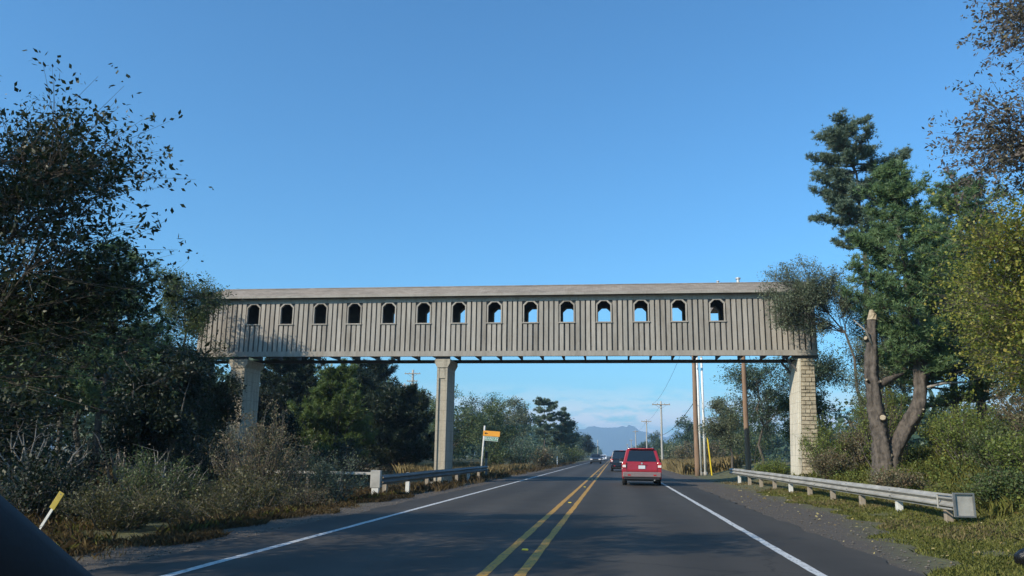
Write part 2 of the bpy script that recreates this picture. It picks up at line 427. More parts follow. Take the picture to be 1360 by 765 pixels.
def asphalt_mat():
    m, t, p, _ = newmat('asphalt')
    n1 = noise(t, 0.35, 5, 0.6, 'Object', (1, 0.12, 1))      # long wear streaks
    n2 = noise(t, 60, 3, 0.7)
    n3 = noise(t, 0.8, 4, 0.6)
    r = ramp(t, [(0.3, (0.043, 0.038, 0.032, 1)), (0.7, (0.062, 0.055, 0.047, 1))])
    t.links.new(n1.outputs[0], r.inputs[0])
    r2 = ramp(t, [(0.3, (0.75, 0.75, 0.75, 1)), (0.75, (1.3, 1.28, 1.25, 1))])
    t.links.new(n2.outputs[0], r2.inputs[0])
    mm = t.nodes.new('ShaderNodeMix'); mm.data_type = 'RGBA'; mm.blend_type = 'MULTIPLY'; mm.inputs[0].default_value = 1
    t.links.new(r.outputs[0], mm.inputs[6]); t.links.new(r2.outputs[0], mm.inputs[7])
    r3 = ramp(t, [(0.35, (0.9, 0.9, 0.9, 1)), (0.7, (1.08, 1.08, 1.08, 1))])
    t.links.new(n3.outputs[0], r3.inputs[0])
    m2 = t.nodes.new('ShaderNodeMix'); m2.data_type = 'RGBA'; m2.blend_type = 'MULTIPLY'; m2.inputs[0].default_value = 1
    t.links.new(mm.outputs[2], m2.inputs[6]); t.links.new(r3.outputs[0], m2.inputs[7])
    # polished wheel paths along both lanes, hairline cracks and darker sealed patches
    co = t.nodes.new('ShaderNodeTexCoord'); sx = t.nodes.new('ShaderNodeSeparateXYZ'); t.links.new(co.outputs['Object'], sx.inputs[0])
    wob = t.nodes.new('ShaderNodeMath'); wob.operation = 'MULTIPLY_ADD'; wob.inputs[1].default_value = .5; t.links.new(n1.outputs[0], wob.inputs[0]); t.links.new(sx.outputs[0], wob.inputs[2])
    si = t.nodes.new('ShaderNodeMath'); si.operation = 'MULTIPLY_ADD'; si.inputs[1].default_value = 2 * math.pi / 1.78; si.inputs[2].default_value = -.35; t.links.new(wob.outputs[0], si.inputs[0])
    sn = t.nodes.new('ShaderNodeMath'); sn.operation = 'SINE'; t.links.new(si.outputs[0], sn.inputs[0])
    wr_ = t.nodes.new('ShaderNodeMapRange'); wr_.inputs[1].default_value = -1; wr_.inputs[2].default_value = 1; wr_.inputs[3].default_value = .84; wr_.inputs[4].default_value = 1.16; t.links.new(sn.outputs[0], wr_.inputs[0])
    vo = t.nodes.new('ShaderNodeTexVoronoi'); vo.feature = 'DISTANCE_TO_EDGE'; vo.inputs['Scale'].default_value = .33
    dn = noise(t, 1.6, 5, .7); dv = t.nodes.new('ShaderNodeVectorMath'); dv.operation = 'MULTIPLY_ADD'; dv.inputs[1].default_value = (.9, .9, 0)
    t.links.new(dn.outputs[1], dv.inputs[0]); t.links.new(co.outputs['Object'], dv.inputs[2]); t.links.new(dv.outputs[0], vo.inputs[0])
    ck = ramp(t, [(0.0, (.45, .45, .45, 1)), (.010, (1, 1, 1, 1)), (1, (1, 1, 1, 1))]); t.links.new(vo.outputs[0], ck.inputs[0])
    msk = noise(t, .12, 2, .5); mk_ = ramp(t, [(.48, (0, 0, 0, 1)), (.56, (1, 1, 1, 1))]); t.links.new(msk.outputs[0], mk_.inputs[0])
    cm = t.nodes.new('ShaderNodeMix'); cm.data_type = 'RGBA'; cm.inputs[6].default_value = (1, 1, 1, 1); t.links.new(mk_.outputs[0], cm.inputs[0]); t.links.new(ck.outputs[0], cm.inputs[7])
    m3 = t.nodes.new('ShaderNodeMix'); m3.data_type = 'RGBA'; m3.blend_type = 'MULTIPLY'; m3.inputs[0].default_value = 1
    t.links.new(m2.outputs[2], m3.inputs[6]); t.links.new(cm.outputs[2], m3.inputs[7])
    m4 = t.nodes.new('ShaderNodeVectorMath'); m4.operation = 'SCALE'; t.links.new(m3.outputs[2], m4.inputs[0]); t.links.new(wr_.outputs[0], m4.inputs['Scale'])
    t.links.new(m4.outputs[0], p.inputs['Base Color'])
    p.inputs['Roughness'].default_value = 0.8; p.inputs['Specular IOR Level'].default_value = 0.3
    b = t.nodes.new('ShaderNodeBump'); b.inputs['Strength'].default_value = 0.25; b.inputs['Distance'].default_value = 0.004
    t.links.new(n2.outputs[0], b.inputs['Height']); t.links.new(b.outputs[0], p.inputs['Normal'])
    return m
M['asphalt'] = asphalt_mat()

def marking_mat(name, c):
    m, t, p, _ = newmat(name)
    n = noise(t, 18, 6, 0.75, 'Object', (1, 0.35, 1))
    r = ramp(t, [(0.34, (0.09, 0.085, 0.08, 1)), (0.47, rgb(c, 0.75)), (0.8, rgb(c, 1.05))])
    t.links.new(n.outputs[0], r.inputs[0]); t.links.new(r.outputs[0], p.inputs['Base Color'])
    p.inputs['Roughness'].default_value = 0.7
    return m
M['mark_white'] = marking_mat('mark_white', (0.68, 0.68, 0.66))
M['mark_yellow'] = marking_mat('mark_yellow', (0.60, 0.31, 0.035))

def ground_mat():
    m, t, p, _ = newmat('earth')
    c = t.nodes.new('ShaderNodeTexCoord'); sp = t.nodes.new('ShaderNodeSeparateXYZ'); t.links.new(c.outputs['Object'], sp.inputs[0])
    n1 = noise(t, 0.5, 6, 0.65); n2 = noise(t, 25, 4, 0.7); n3 = noise(t, 4, 5, 0.65)
    soil = ramp(t, [(0.3, (0.060, 0.052, 0.028, 1)), (0.5, (0.100, 0.098, 0.036, 1)), (0.7, (0.15, 0.145, 0.052, 1))])
    t.links.new(n3.outputs[0], soil.inputs[0])
    grv = ramp(t, [(0.3, (0.052, 0.041, 0.031, 1)), (0.55, (0.088, 0.071, 0.055, 1)), (0.8, (0.15, 0.128, 0.104, 1))])
    t.links.new(n2.outputs[0], grv.inputs[0])
    # distance from the road centre (x = -1.3) decides gravel, roughened by noise
    a = t.nodes.new('ShaderNodeMath'); a.operation = 'ADD'; a.inputs[1].default_value = 1.0; t.links.new(sp.outputs[0], a.inputs[0])
    ab = t.nodes.new('ShaderNodeMath'); ab.operation = 'ABSOLUTE'; t.links.new(a.outputs[0], ab.inputs[0])
    nn = t.nodes.new('ShaderNodeMath'); nn.operation = 'MULTIPLY_ADD'; nn.inputs[1].default_value = 2.2; t.links.new(n1.outputs[0], nn.inputs[0]); t.links.new(ab.outputs[0], nn.inputs[2])
    near = t.nodes.new('ShaderNodeMapRange'); near.inputs[1].default_value = 9; near.inputs[2].default_value = 21; near.inputs[3].default_value = 1.8; near.inputs[4].default_value = -0.2
    t.links.new(sp.outputs[1], near.inputs[0])
    rs = t.nodes.new('ShaderNodeMath'); rs.operation = 'GREATER_THAN'; rs.inputs[1].default_value = 0; t.links.new(sp.outputs[0], rs.inputs[0])
    nr = t.nodes.new('ShaderNodeMath'); nr.operation = 'MULTIPLY'; t.links.new(near.outputs[0], nr.inputs[0]); t.links.new(rs.outputs[0], nr.inputs[1])
    n_ = t.nodes.new('ShaderNodeMath'); n_.operation = 'ADD'; t.links.new(nn.outputs[0], n_.inputs[0]); t.links.new(nr.outputs[0], n_.inputs[1])
    mr = t.nodes.new('ShaderNodeMapRange'); mr.inputs[1].default_value = 7.1; mr.inputs[2].default_value = 8.1
    t.links.new(n_.outputs[0], mr.inputs[0])
    mm = t.nodes.new('ShaderNodeMix'); mm.data_type = 'RGBA'
    t.links.new(mr.outputs[0], mm.inputs[0]); t.links.new(grv.outputs[0], mm.inputs[6]); t.links.new(soil.outputs[0], mm.inputs[7])
    t.links.new(mm.outputs[2], p.inputs['Base Color']); p.inputs['Roughness'].default_value = 0.95
    b = t.nodes.new('ShaderNodeBump'); b.inputs['Strength'].default_value = 0.6; b.inputs['Distance'].default_value = 0.03
    t.links.new(n2.outputs[0], b.inputs['Height']); t.links.new(b.outputs[0], p.inputs['Normal'])
    return m
M['earth'] = ground_mat()
M['path'] = plain('path', (0.36, 0.34, 0.27), 0.95, 0, 0.2, 3.0, 0.3)
M['mountain'] = plain('mountain', (0.050, 0.062, 0.040), 0.95, 0, 0.35, 0.004)

# ------------------------------------------------------------------ terrain
def lerp_tab(x, xs, zs): return np.interp(x, xs, zs)
def ground_z(x, y):
    x = np.asarray(x, float); y = np.asarray(y, float)
    zr = np.interp(x, [4.0, 6.4, 7.4, 9.2, 10.0, 12.5, 17, 30, 60], [-0.03, 0.0, 0.10, 0.55, 0.82, 1.5, 2.1, 2.4, 1.2])
    zl = np.interp(-x, [6.3, 7.6, 9.0, 11.5, 15, 21, 60], [-0.03, -0.06, -0.30, -0.32, -0.05, 0.25, 0.4])
    ky = np.interp(y, [-60, 6, 20, 30, 50, 75, 130, 300], [0.45, 0.45, 0.8, 1.0, 1.0, 0.55, 0.3, 0.05])
    kl = np.interp(y, [-60, 80, 140, 300], [1.0, 1.0, 0.5, 0.1])
    z = np.where(x > 4.0, zr * ky, np.where(x < -6.3, zl * kl, -0.03))
    wob = (np.sin(x * 0.9 + y * 0.37) + np.sin(x * 1.7 - y * 0.8 + 1.0) + np.sin(y * 1.3 + x * 0.4 + 2.0)) * 0.035
    off = np.clip(np.maximum(x - 6.5, -8.0 - x) / 2.0, 0, 1)
    return z + wob * off
def gz(x, y): return float(ground_z(x, y))

def ground_mesh():
    xs = np.concatenate([[-6000, -2500, -1000, -400, -160, -80], np.arange(-50, -6.4, 0.7), [-6.3, -5, -1, 3, 4.0], np.arange(4.4, 40, 0.6), [60, 120, 300, 900, 2500, 6000]])
    ys = np.concatenate([[-250, -120, -60, -30], np.arange(-20, 90, 0.8), np.arange(92, 300, 5), [320, 400, 600, 900, 1500, 2500, 4000, 6300]])
    X, Y = np.meshgrid(xs, ys)
    Z = ground_z(X, Y)
    V = np.stack([X, Y, Z], -1).reshape(-1, 3)
    nx, ny = len(xs), len(ys)
    i = np.arange(nx * ny).reshape(ny, nx)
    F = np.stack([i[:-1, :-1], i[:-1, 1:], i[1:, 1:], i[1:, :-1]], -1).reshape(-1, 4)
    me = bpy.data.meshes.new('ground')
    me.from_pydata(V.tolist(), [], F.tolist())
    me.polygons.foreach_set('use_smooth', [True] * len(me.polygons))
    return link('ground', me, M['earth'])
tag(ground_mesh(), kind='structure')

XWL, XWR, XYL, XYR = -5.05, 2.48, -1.565, -1.12
def strip(name, xa, xb, y0, y1, z, mat, ragged=0.0, seed=1):
    rng = np.random.default_rng(seed)
    ys = np.concatenate([np.arange(y0, min(y1, 80), 0.5 if ragged else 8), np.arange(80, y1 + 1, 20)]) if y1 > 80 else np.arange(y0, y1 + 0.1, 0.5)
    b = MB()
    vs = []
    for y in ys:
        ra = ragged * (rng.random() - 0.5); rb = ragged * (rng.random() - 0.5)
        vs += [(xa + ra, y, z), (xb + rb, y, z)]
    b.add(vs, [(2 * i, 2 * i + 1, 2 * i + 3, 2 * i + 2) for i in range(len(ys) - 1)])
    return b.build(name, mat)
road = tag(strip('road', -6.05, 3.75, -40, 1400, 0.0, M['asphalt'], 0.2), kind='structure')
for nm, x, wd, mt in (('edge_line', XWL, 0.13, 'mark_white'), ('edge_line', XWR, 0.13, 'mark_white'), ('centre_line', XYL, 0.13, 'mark_yellow'), ('centre_line', XYR, 0.13, 'mark_yellow')):
    tag(strip(nm, x - wd / 2, x + wd / 2, -40, 1300, 0.004, M[mt], 0.018, int(abs(x * 10))), kind='structure')
# raised road studs between the yellow lines
for i in range(9):
    y = 12.3 + i * 12.2
    b = MB((XYL + 0.22, y, 0.004))
    b.hexa([(XYL + 0.17, y - .05, .004), (XYL + 0.27, y - .05, .004), (XYL + 0.27, y + .05, .004), (XYL + 0.17, y + .05, .004),
            (XYL + 0.18, y - .02, .022), (XYL + 0.26, y - .02, .022), (XYL + 0.26, y + .02, .022), (XYL + 0.18, y + .02, .022)])
    o = b.build('road_stud', M['yellow_plastic'], loc=(XYL + 0.22, y, 0.004))
    tag(o, 'small raised yellow stud between the double yellow lines, ' + ('nearest', 'second', 'third', 'fourth', 'fifth', 'sixth', 'seventh', 'eighth', 'ninth')[i] + ' from the viewer', 'road stud', 'raised studs along the centre line')
pm = []
for k in range(31):
    t = k / 30; x = -40 + 29 * t; y = 63.5 - 3.0 * t
    pm += [(x, y - 1.3, gz(x, y - 1.3) + 0.03), (x, y + 1.5, gz(x, y + 1.5) + 0.03)]
b = MB(); b.add(pm, [(2 * i, 2 * i + 2, 2 * i + 3, 2 * i + 1) for i in range(30)])
tag(b.build('path', M['path']), kind='structure')

# far ridges
def ridge(name, Y, pts, seed, depth, drop=0.0):
    rng = np.random.default_rng(seed)
    px = np.array([p[0] for p in pts], float); pz = np.array([p[1] for p in pts], float)
    xs = np.linspace(px[0], px[-1], 260)
    prof = np.interp(xs, px, pz)
    for k in range(6):
        prof += np.sin(xs * (0.012 * 1.9 ** k) + rng.random() * 6) * 7 / 1.7 ** k
    prof = np.maximum(prof, 5)
    rows = []
    for j, (f, d) in enumerate([(0.0, 1.0), (0.35, .72), (0.7, .42), (0.9, .2), (1.0, 0.0), (0.8, -.25), (0.4, -.6), (0.0, -1.0)]):
        z = prof * f
        if 0 < f < 1: z = z * (1 + 0.16 * np.sin(xs * 0.021 + j * 1.7) + 0.1 * np.sin(xs * 0.055 + j * 2.9))
        rows.append(np.stack([xs, np.full_like(xs, Y) - d * depth, z - 3 - drop], -1))
    V = np.concatenate(rows); n = len(xs)
    F = [(j * n + i, j * n + i + 1, (j + 1) * n + i + 1, (j + 1) * n + i) for j in range(len(rows) - 1) for i in range(n - 1)]
    me = bpy.data.meshes.new(name); me.from_pydata(V.tolist(), [], F)
    me.polygons.foreach_set('use_smooth', [True] * len(me.polygons))
    return tag(link(name, me, M['mountain']), kind='structure')
ridge('mountain_ridge', 5000, [(-4500, 110), (-2500, 60), (-1500, 90), (-800, 70), (-540, 85), (-380, 130), (-258, 152), (-142, 181), (-72, 176), (0, 168), (66, 174), (157, 157), (248, 134), (338, 118), (500, 85), (800, 120), (1500, 90), (3000, 130), (4500, 80)], 3, 500)
ridge('mountain_ridge', 5900, [(-4500, 60), (-600, 60), (-300, 120), (100, 150), (330, 120), (410, 150), (484, 184), (560, 140), (700, 120), (1200, 110), (2500, 70), (4500, 60)], 8, 350)

# ------------------------------------------------------------------ covered bridge
BX0, BX1, BYF, BYB = -22.3, 9.87, 40.0, 42.15
Z0, ZB, ZSILL, ZWT, ZFR, ZEAVE, ZRIDGE = 6.32, 6.59, 8.06, 9.14, 9.19, 9.46, 10.21
PER = 1.880
WX = [-17.361 + PER * i for i in range(-1, 13)]
br = empty('covered_bridge', (BX0, BYF, 0), 0, 'long grey timber covered footbridge with arched windows spanning the road on three piers', 'bridge')
def bp(mb, name, mat, parent=br, **k):
    """part given in world coordinates"""
    org = Vector((BX0, BYF, 0))
    mb.v = [tuple(Vector(v) - org) for v in mb.v]
    return mb.build(name, mat, parent, **k)

# sheathing with real window openings, front and back
HW = 0.335      # half width of the opening
CUT = 0.20      # cut corners of its head
def wall_with_openings(y0, y1, zlow):
    b = MB()
    b.box(BX0, BX1, y0, y1, zlow, ZSILL)
    b.box(BX0, BX1, y0, y1, ZWT, ZEAVE + 0.12)
    xs = [BX0] + [v for x in WX for v in (x - HW, x + HW)] + [BX1]
    for a, c in zip(xs[0::2], xs[1::2]): b.box(a, c, y0, y1, ZSILL, ZWT)
    for x in WX:
        for sgn in (-1, 1):
            p = [(x + sgn * HW, ZWT - CUT), (x + sgn * HW, ZWT), (x + sgn * (HW - CUT), ZWT)]
            b.prism(p if sgn > 0 else p[::-1], y0 + .002, y1 - .002)
    return b
bp(wall_with_openings(BYF + 0.045, BYF + 0.10, Z0 + .03), 'wall_sheathing', M['wood_dark'])  # dark backing colour deepens the shade in the board gaps
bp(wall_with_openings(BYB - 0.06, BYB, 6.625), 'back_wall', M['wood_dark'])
# siding boards: seven to a window bay, three of them stopping under the sill
step = PER / 7
def board_me(name, h, wd):
    b = MB(); b.box(-wd / 2, wd / 2, -0.03, 0.045, 0, h)
    me = bpy.data.meshes.new(name); me.from_pydata(b.v, [], b.f); me.materials.append(M['siding'])
    return me
me_full = board_me('siding_board', ZFR - ZB, 0.190)
me_low = board_me('siding_board_low', ZSILL - 0.05 - ZB, 0.190)
rr = random.Random(4)
k = 0
x = WX[0] - step * 11
while x < BX1 - 0.1:
    if x > BX0 + 0.1:
        near = min(abs(x - q) for q in WX)
        me = me_low if near < step * 1.3 else me_full
        link('siding_board', me, None, br, (x - BX0 + rr.uniform(-.008, .008), -rr.uniform(0, 0.008), ZB))
    x += step
bp(MB().box(BX0, BX1, BYF - 0.036, BYF + 0.045, Z0, ZB - 0.002), 'skirt_board', M['siding'])
bp(MB().box(BX0, BX1, BYF - 0.004, BYF + 0.045, ZFR, ZEAVE + 0.10), 'frieze_board', M['siding'])
# window frames
def frame_me():
    t = 0.06
    o = HW + t; i = HW - 0.005; zt = ZWT + t; zb = ZSILL - 0.05; c = CUT
    outer = [(-o, zb), (o, zb), (o, zt - c - .02), (o - c - .02, zt), (-o + c + .02, zt), (-o, zt - c - .02)]
    inner = [(-i, ZSILL + .012), (i, ZSILL + .012), (i, ZWT - c), (i - c, ZWT - .006), (-i + c, ZWT - .006), (-i, ZWT - c)]
    n = 6; y0, y1 = -0.05, 0.11
    vs = [(a, y0, z) for a, z in outer] + [(a, y0, z) for a, z in inner] + [(a, y1, z) for a, z in outer] + [(a, y1, z) for a, z in inner]
    fs = []
    for q in range(n):
        r = (q + 1) % n
        fs += [(q, r, n + r, n + q), (2 * n + q, 3 * n + q, 3 * n + r, 2 * n + r), (q, 2 * n + q, 2 * n + r, r), (n + q, n + r, 3 * n + r, 3 * n + q)]
    me = bpy.data.meshes.new('window_frame'); me.from_pydata(vs, [], fs); me.materials.append(M['siding'])
    return me
fme = frame_me()
sb = MB(); sb.box(-HW - .09, HW + .09, -0.085, -.03, -0.055, 0.0)
sme = bpy.data.meshes.new('sill'); sme.from_pydata(sb.v, [], sb.f); sme.materials.append(M['siding'])
for x in WX:
    fo = link('window_frame', fme, None, br, (x - BX0, 0, 0))
    link('sill', sme, None, fo, (0, 0, ZSILL))
for x in WX:
    fo = link('window_frame', fme, None, br, (x - BX0, BYB - BYF - 0.085, 0))
# roof with stepped shingle courses, hipped at its left end
yr = 0.5 * (BYF + BYB); ye = BYF - 0.32; ye2 = BYB + 0.32
rx0, rx1 = BX0 - 0.35, BX1 + 0.3
NC = 9
for side in (0, 1):
    b = MB()
    for q in range(NC):
        f0, f1 = q / NC, (q + 1) / NC
        ya, yb = (ye + (yr - ye) * f0, ye + (yr - ye) * f1) if side == 0 else (ye2 + (yr - ye2) * f0, ye2 + (yr - ye2) * f1)
        za, zb_ = ZEAVE + 0.07 + (ZRIDGE - ZEAVE - 0.07) * f0, ZEAVE + 0.07 + (ZRIDGE - ZEAVE - 0.07) * f1
        xa, xb = rx0 + 1.15 * f0, rx0 + 1.15 * f1
        lift = 0.02
        p = [(xa, ya, za - .03), (rx1, ya, za - .03), (rx1, yb, zb_ - .03), (xb, yb, zb_ - .03), (xa, ya, za + lift), (rx1, ya, za + lift), (rx1, yb, zb_), (xb, yb, zb_)]
        if side: p = [p[1], p[0], p[3], p[2], p[5], p[4], p[7], p[6]]
        b.hexa(p)
    ro = bp(b, 'roof_slope', M['shingle'])
    if side == 0: roof_front = ro
b = MB(); b.add([(rx0, ye, ZEAVE + .08), (rx0, ye2, ZEAVE + .08), (rx0 + 1.17, yr, ZRIDGE + .002)], [(0, 2, 1)]); b.add([(rx0, ye, ZEAVE + .04), (rx0, ye2, ZEAVE + .04), (rx0 + 1.17, yr, ZRIDGE - .04)], [(0, 1, 2)])
bp(b, 'roof_hip', M['shingle'])
bp(MB().box(rx0 + 1.1, rx1, yr - .09, yr + .09, ZRIDGE - .015, ZRIDGE + .025), 'ridge_cap', M['shingle'])
bp(MB().box(rx0, rx1, ye - .035, ye - .003, ZEAVE - .03, ZEAVE + .085), 'eave_fascia', M['siding'])
bp(MB().box(rx0, rx1, ye2 + .003, ye2 + .03, ZEAVE - .03, ZEAVE + .085), 'eave_fascia', M['wood_dark'])
b = MB(); b.box(BX0, BX1, ye, BYF - .006, ZEAVE - .004, ZEAVE + .03); b.box(BX0, BX1, BYB + .002, ye2, ZEAVE - .004, ZEAVE + .03)
bp(b, 'soffit', M['wood_dark'])
# end walls
bp(MB().box(BX0 - .05, BX0 - .002, BYF + .05, BYB - .01, Z0 + .05, ZEAVE), 'end_wall', M['siding'])
bp(MB().box(BX1 + .002, BX1 + .05, BYF + .05, BYB - .01, Z0 + .05, ZEAVE), 'end_wall', M['siding'])
# deck structure
bp(MB().box(BX0, BX1, BYF + .101, BYB - .062, 6.555, 6.62), 'floor_deck', M['wood_dark'])
bp(MB().box(BX0, BX1, BYF + .11, BYF + .24, 6.335, 6.55), 'girder', M['girder'])
bp(MB().box(BX0, BX1, BYB - .2, BYB, 6.19, 6.355), 'girder', M['girder'])
jm = MB().box(-.045, .045, .25, BYB - BYF - .01, 0, .19)
jme = bpy.data.meshes.new('joist'); jme.from_pydata(jm.v, [], jm.f); jme.materials.append(M['girder'])
x = BX0 + 0.5
while x < BX1:
    link('joist', jme, None, br, (x - BX0, 0, 6.358)); x += 1.13
# piers
def pier(x0, x1, zb, flare=0.13):
    y0, y1 = BYF + 0.10, BYB - 0.08
    o = MB()
    t = 0.11
    o.box(x0, x0 + t, y0, y1, zb, 5.75); o.box(x1 - t, x1, y0, y1, zb, 5.75)      # flanges
    o.box(x0 + t, x1 - t, y0 + 0.07, y1 - .05, zb, 5.75)                             # recessed web
    p = bp(o, 'pier', M['concrete'])
    c = MB()
    c.prism([(x0, 5.752), (x1, 5.752), (x1 + flare, 6.0), (x1 + flare, 6.185), (x0 - flare, 6.185), (x0 - flare, 6.0)], y0 - .03, y1 + .03)
    q = bp(c, 'pier_cap', M['concrete'], p)
    q.location = (0, 0, 0)
    d = MB(); d.prism([(x0 + t + .01, 5.2), (x1 - t - .01, 5.2), (x1 - t - .01, 5.75), (x0 + t + .01, 5.75)], y0 + .02, y0 + .069)
    bp(d, 'corbel_panel', M['concrete'], p)
    f = MB(); f.box(x0 - .25, x1 + .25, y0 - .2, y1 + .2, zb - .4, zb + .22)
    bp(f, 'footing', M['concrete'], p, bevel=.02)
    g = MB(); g.box(x0 - .1, x1 + .1, BYF + .12, BYF + .26, 6.187, 6.333)
    bp(g, 'bearing_block', M['girder'], p)
    return p
pier(-20.32, -19.55, -0.1)
pier(-9.05, -8.50, -0.25)
# right pier: smooth concrete edge, split-faced block front
px0, px1, py0, py1 = 9.0, 9.76, BYF + 0.12, BYB + 0.1
def pier_x(z): return 8.66 + (9.0 - 8.66) * (z - .3) / 5.88
o = MB()
o.hexa([(8.66, py0, 0.3), (8.84, py0, 0.3), (8.84, BYF + 1.75, 0.3), (8.66, BYF + 1.75, 0.3), (px0, py0, 6.18), (px0 + .13, py0, 6.18), (px0 + .13, py1, 6.18), (px0, py1, 6.18)])
rp = bp(o, 'pier', M['concrete_pale'], bevel=.015)
rp['label'] = 'right pier with smooth pale concrete side and rough block front'
core = MB(); core.hexa([(8.846, py0 + .07, .3), (9.66, py0 + .07, .3), (9.66, BYF + 1.72, .3), (8.846, BYF + 1.72, .3), (px0 + .136, py0 + .07, 6.17), (px1 - .02, py0 + .07, 6.17), (px1 - .02, py1 - .03, 6.17), (px0 + .136, py1 - .03, 6.17)])
bp(core, 'pier_core', M['block'], rp)
rng = random.Random(12)
blocks = MB()
z = .3; row = 0
while z < 6.1:
    hh = rng.choice((.145, .175, .195, .195, .225)); x = pier_x(z) + .18 - .05 * (z - .3) / 5.88 + .004; xe = 9.66 + .1 * (z - .3) / 5.88
    xs = [x]; cut = .2 if row % 2 else .4
    while xs[-1] + cut < xe - .1: xs.append(xs[-1] + cut); cut = rng.uniform(.2, .42)
    xs.append(xe)
    for a, c in zip(xs[:-1], xs[1:]):
        pr = rng.uniform(-.02, .05); e = .004
        # rough face: a proud, slightly skewed inner quad
        f = [(a + e, py0 + .05, z + e), (c - e, py0 + .05, z + e), (c - e, py0 + .05, z + hh - e), (a + e, py0 + .05, z + hh - e)]
        g = [(a + .03, py0 - pr + rng.uniform(-.01, .01), z + .02), (c - .02, py0 - pr + rng.uniform(-.01, .01), z + .02), (c - .02, py0 - pr + rng.uniform(-.01, .01), z + hh - .02), (a + .02, py0 - pr + rng.uniform(-.01, .01), z + hh - .03)]
        blocks.add(f + g, [(4, 5, 6, 7), (0, 1, 5, 4), (1, 2, 6, 5), (2, 3, 7, 6), (3, 0, 4, 7)])
    for yy in np.arange(py0 + .06, BYF + 1.4, .4):
        blocks.box(xe - .08, xe + rng.uniform(0, .03), yy + .006, yy + .394, z + .006, z + hh - .006)
    z += hh + .005; row += 1
bk = bp(blocks, 'block_facing', M['block'], rp); tag(bk, kind='stuff')
g = MB(); g.box(px0 - .25, px1 + .2, BYF + .12, BYF + .26, 6.185, 6.333); bp(g, 'bearing_block', M['girder'], rp)
# diagonal braces from the right pier up to the deck
for yy in (BYF + .4, BYB - .35):
    g = MB(); g.hexa([(px0 - .5, yy, 6.2), (px0 - .38, yy, 6.2), (px0 - .38, yy + .12, 6.2), (px0 - .5, yy + .12, 6.2), (px0 - .62, yy, 6.34), (px0 - .5, yy, 6.34), (px0 - .5, yy + .12, 6.34), (px0 - .62, yy + .12, 6.34)])
    g.hexa([(px0 - .02, yy, 5.55), (px0 + .1, yy, 5.55), (px0 + .1, yy + .12, 5.55), (px0 - .02, yy + .12, 5.55), (px0 - .55, yy, 6.25), (px0 - .43, yy, 6.25), (px0 - .43, yy + .12, 6.25), (px0 - .55, yy + .12, 6.25)])
    bp(g, 'brace', M['girder'])
# stair head roof behind the right end, with its two vents
b = MB(); lx0, lx1 = 5.55, 9.6
b.hexa([(lx0, 42.6, 9.5), (lx1, 42.6, 9.5), (lx1, 46, 9.5), (lx0, 46, 9.5), (lx0 + .15, 44.0, 10.82), (lx1 - .15, 44.0, 10.82), (lx1 - .15, 44.6, 10.82), (lx0 + .15, 44.6, 10.82)])
lr = bp(b, 'landing_roof', M['shingle'])
b = MB(); b.box(lx0 + .9, lx1 - .3, 42.9, 45.7, 7.3, 9.49); bp(b, 'landing_wall', M['siding'])
for vx, hh, r0 in ((6.95, .36, .09), (5.85, .2, .06)):
    b = MB(); b.tube([(vx, 44.2, 10.7), (vx, 44.2, 10.82 + hh * .72)], r0, 10); b.tube([(vx, 44.2, 10.82 + hh * .8), (vx, 44.2, 10.82 + hh)], r0 * 1.6, 10)
    b.tube([(vx, 44.2, 10.82 + hh * .7), (vx, 44.2, 10.82 + hh * .82)], r0 * .5, 8)
    bp(b, 'roof_vent', M['vent_metal'], lr)
# approach beam running into the trees on the left
bp(MB().box(BX0 - 4.5, BX0 - .06, BYF + .2, BYB - .1, 6.0, 6.45), 'approach_deck', M['wood_dark'])

